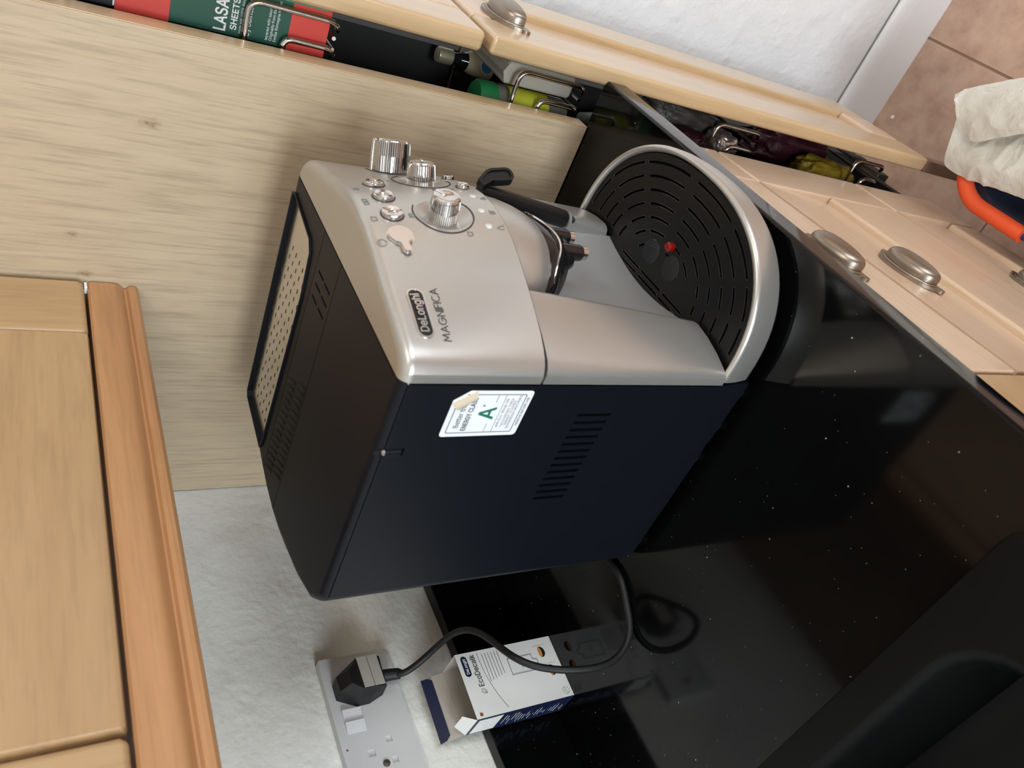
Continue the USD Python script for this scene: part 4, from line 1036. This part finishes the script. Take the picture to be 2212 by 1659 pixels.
bo2 = Polygon(rrect(-0.0125, 0.0125, -0.004, 0.004, 0.0039))
lg = obj("brand_oval", fr_(extrude(bo2, 0.0002), 0.0225, 0.1255), "card_navy", fp)
bt2 = text("DeLonghi", 0.0036, 0.0002, True, 0.86); bt2.apply_translation((-bt2.bounds[:, 0].mean(), -0.0016, 0))
PR = lambda m, mt, u, z, l=0.0004: obj("print", fr_(m, u, z, l), mt, fp, smooth=False)
PR(bt2, "card_white", 0.0225, 0.1255, 0.0006)
PR(text("EcoDecalk", 0.0068, 0.0002, False, 0.84), "print_dark", -0.0045, 0.1110)
PR(lines_mesh([[(0, 0), (0, .004), (.002, .0058), (.005, .0058), (.005, .002), (.003, 0), (0, 0)], [(0, 0), (.003, .0035)]], 0.0004, 0.0002), "print_grey", -0.0125, 0.1107)
PR(lines_mesh([[(0.036 - 0.072 * t, 0.1065 - 0.016 * t ** 2.2) for t in np.linspace(0, 0.97, 20)]], 0.0005, 0.0002), "print_grey", 0, 0)
PR(cat_(*[lines_mesh([[(-0.0005 + 0.0012 * k, 0.1005 - k * 0.0042), (0.0335, 0.1005 - k * 0.0042)]], 0.0006, 0.0002) for k in range(6)]), "print_grey", 0, 0)
PR(lines_mesh([[(0.001, 0.036), (0.001, 0.070), (0.021, 0.070), (0.021, 0.036), (0.015, 0.036), (0.013, 0.03), (0.009, 0.03), (0.007, 0.036), (0.001, 0.036)], [(0.007, 0.053), (0.015, 0.053)]], 0.0007, 0.0002), "print_grey", 0, 0)
for u, z in ((0.021, 0.021), (-0.0035, 0.0165)):
    PR(extrude(sbox(-0.0085, -0.0085, 0.0085, 0.0085), 0.0001), "orange_print" if False else "card_white", u, z, 0.0003)
    PR(extrude(affinity.scale(Point(0, 0).buffer(1), 0.0068, 0.0058).difference(sbox(-1, 0.0012, 1, 1)), 0.0002), "box_black", u, z)
    PR(extrude(affinity.scale(Point(0, 0).buffer(1), 0.0068, 0.0024), 0.0002), "orange_print", u, z + 0.0012, 0.0005)
PR(lines_mesh([arc(0, 0, 0.0042, 0, 330, 20), [(-.0015, -.0008), (0, .0012), (.0018, -.0005)]], 0.0006, 0.0002), "leaf_print", -0.0315, 0.0088)
PR(extrude(sbox(-0.0018, -0.0018, 0.0018, 0.0018), 0.0002), "brown_print", -0.0345, 0.1275)
# side: white address panel at the top, rows of small white print below
sd = lambda m, v_, z, l=0.0002: orient(m, c0 + [0, 0, 0.9102] - ex_ * (Wb / 2 + l) + ey_ * v_ + ez_ * z, -ey_, ez_)
obj("print", sd(extrude(sbox(0.003, -0.032, 0.037, 0.0), 0.0002), Db, Hb - 0.004), "card_white", sp_, smooth=False)
rr = random.Random(4)
obj("print", cat_(*[sd(extrude(sbox(0.005, 0, 0.012 + rr.random() * 0.02, 0.0011), 0.0002), Db, 0.006 + k * 0.0042 + rr.random() * 0.0008) for k in range(22)]), "card_blue", sp_, smooth=False)
obj("print", cat_(*[sd(extrude(sbox(0.006 + rr.random() * .012, 0, 0.014 + rr.random() * 0.019, 0.0008), 0.0002), Db, 0.007 + k * 0.0042, 0.0004) for k in range(21)]), "card_white", sp_, smooth=False)

# ------------------------------------------------------------------ navy tub with orange foam rim and cream cloth, on the floor at the right
tb = thing("storage_tub", "navy fabric tub with orange foam edging, on the floor beside the drawers", "tub", (-0.22, -0.74, 0.0))


def tub_ring(d, z, r):
    return np.c_[rrect(-0.40 + d, -0.058 - d, -0.83 + d, -0.643 - d, r, 8), np.full(32, z)]


obj("tub_body", loft([tub_ring(0.05, 0.0, 0.05), tub_ring(0.035, 0.02, 0.06), tub_ring(0.006, 0.262, 0.075), tub_ring(0.004, 0.268, 0.075), tub_ring(0.016, 0.268, 0.07), tub_ring(0.04, 0.06, 0.06), tub_ring(0.06, 0.05, 0.04)]), "navy_fabric", tb, smooth=45)
rimp = rrect(-0.40, -0.0600, -0.83, -0.6455, 0.062, 14)
rp = np.array([(x, y, 0.272) for x, y in rimp])
full = np.vstack([rp, rp[:1]])
obj("tub_rim", tube(full, 0.006, 10), "blue_plastic", tb, smooth=60)
foam = np.vstack([[(-0.0600, -0.745, 0.275)], [(-0.0600, -0.725, 0.275)], [(x, y, 0.275) for x, y in rimp[:14]], [(-0.170, -0.6455, 0.275)], [(-0.198, -0.6455, 0.275)]])
obj("foam_sleeve", tube(foam, 0.0115, 18), "orange_foam", tb, label="orange foam sleeve", smooth=50)


def cloth(name, rows, parent, seed, amp=0.006, thick=0.004):
    """Folded sheet through rows of 3-D points, crumpled by noise."""
    from scipy.ndimage import zoom
    from scipy.interpolate import RectBivariateSpline
    G_ = np.array(rows, float)
    u, v = np.linspace(0, 1, G_.shape[0]), np.linspace(0, 1, G_.shape[1])
    N, M = 70, 90
    U, V = np.linspace(0, 1, N), np.linspace(0, 1, M)
    pts = np.stack([RectBivariateSpline(u, v, G_[..., k], kx=min(3, len(u) - 1), ky=min(3, len(v) - 1))(U, V) for k in range(3)], -1)
    q = pts.reshape(-1, 3)
    d = (meshkit.fbm(q * [26, 26, 26] + seed, 4, seed) - 0.5) * 2
    rid = 1 - np.abs(2 * meshkit.noise(q * [38, 22, 30] + seed * 3, seed + 5) - 1)
    nrm = np.cross(np.gradient(pts, axis=0), np.gradient(pts, axis=1)).reshape(-1, 3); nrm /= np.linalg.norm(nrm, axis=1)[:, None] + 1e-9
    nrm *= np.sign(nrm[:, 2:] + 1e-9)
    q2 = q + nrm * (amp * d + amp * 0.9 * rid ** 3)[:, None]
    idx = np.arange(N * M).reshape(N, M)
    a, b, c_, e = idx[:-1, :-1].ravel(), idx[:-1, 1:].ravel(), idx[1:, 1:].ravel(), idx[1:, :-1].ravel()
    top_f = np.vstack([np.c_[a, b, c_], np.c_[a, c_, e]])
    bot = q2 - nrm * thick
    border = np.r_[idx[0, :-1], idx[:-1, -1], idx[-1, :0:-1], idx[:0:-1, 0]]
    nb = np.roll(border, -1); K = N * M
    sidef = np.vstack([np.c_[border, nb, nb + K], np.c_[border, nb + K, border + K]])
    obj(name, trimesh.Trimesh(np.vstack([q2, bot]), np.vstack([top_f, top_f[:, ::-1] + K, sidef]), process=False), "linen", parent, smooth=60)


ct = thing("linen_cloth", "crumpled cream linen cloth folded over the navy tub", "cloth", (-0.2, -0.78, 0.28))
# lower layer: from the pointed corner near the door back over the tub
cloth("lower_fold", [[(-0.0435, -0.6742, 0.298), (-0.0786, -0.6717, 0.296), (-0.1323, -0.6819, 0.297), (-0.192, -0.6913, 0.297), (-0.2468, -0.7004, 0.297), (-0.31, -0.715, 0.296)],
                     [(-0.0374, -0.6909, 0.302), (-0.0824, -0.6972, 0.312), (-0.1318, -0.7073, 0.318), (-0.1828, -0.7204, 0.318), (-0.2268, -0.7346, 0.315), (-0.30, -0.75, 0.312)],
                     [(-0.0301, -0.7098, 0.302), (-0.0737, -0.719, 0.308), (-0.1139, -0.7306, 0.315), (-0.1602, -0.7464, 0.318), (-0.2115, -0.7644, 0.316), (-0.30, -0.79, 0.314)],
                     [(-0.0204, -0.7281, 0.298), (-0.0575, -0.7415, 0.3), (-0.0919, -0.7533, 0.305), (-0.1324, -0.7719, 0.308), (-0.1918, -0.7938, 0.308), (-0.30, -0.83, 0.308)],
                     [(-0.0104, -0.762, 0.300), (-0.0475, -0.7800, 0.3), (-0.0819, -0.8033, 0.303), (-0.1224, -0.8319, 0.305), (-0.1818, -0.8638, 0.305), (-0.30, -0.90, 0.300)]], ct, 2, 0.0042)
cloth("upper_fold", [[(-0.055, -0.7211, 0.325), (-0.0839, -0.7246, 0.328), (-0.1097, -0.7382, 0.338), (-0.1534, -0.7681, 0.345), (-0.2102, -0.7952, 0.335), (-0.28, -0.82, 0.322)],
                     [(-0.0396, -0.7375, 0.332), (-0.0733, -0.7476, 0.342), (-0.1018, -0.7623, 0.352), (-0.1461, -0.7908, 0.36), (-0.206, -0.8177, 0.345), (-0.28, -0.84, 0.325)],
                     [(-0.0214, -0.7508, 0.33), (-0.0517, -0.7675, 0.338), (-0.0799, -0.7849, 0.346), (-0.1219, -0.8134, 0.352), (-0.1842, -0.8398, 0.342), (-0.27, -0.87, 0.322)],
                     [(-0.0039, -0.7608, 0.32), (-0.0281, -0.7805, 0.322), (-0.0553, -0.7989, 0.325), (-0.0955, -0.8279, 0.328), (-0.1588, -0.8657, 0.325), (-0.26, -0.90, 0.312)]], ct, 9, 0.0038)
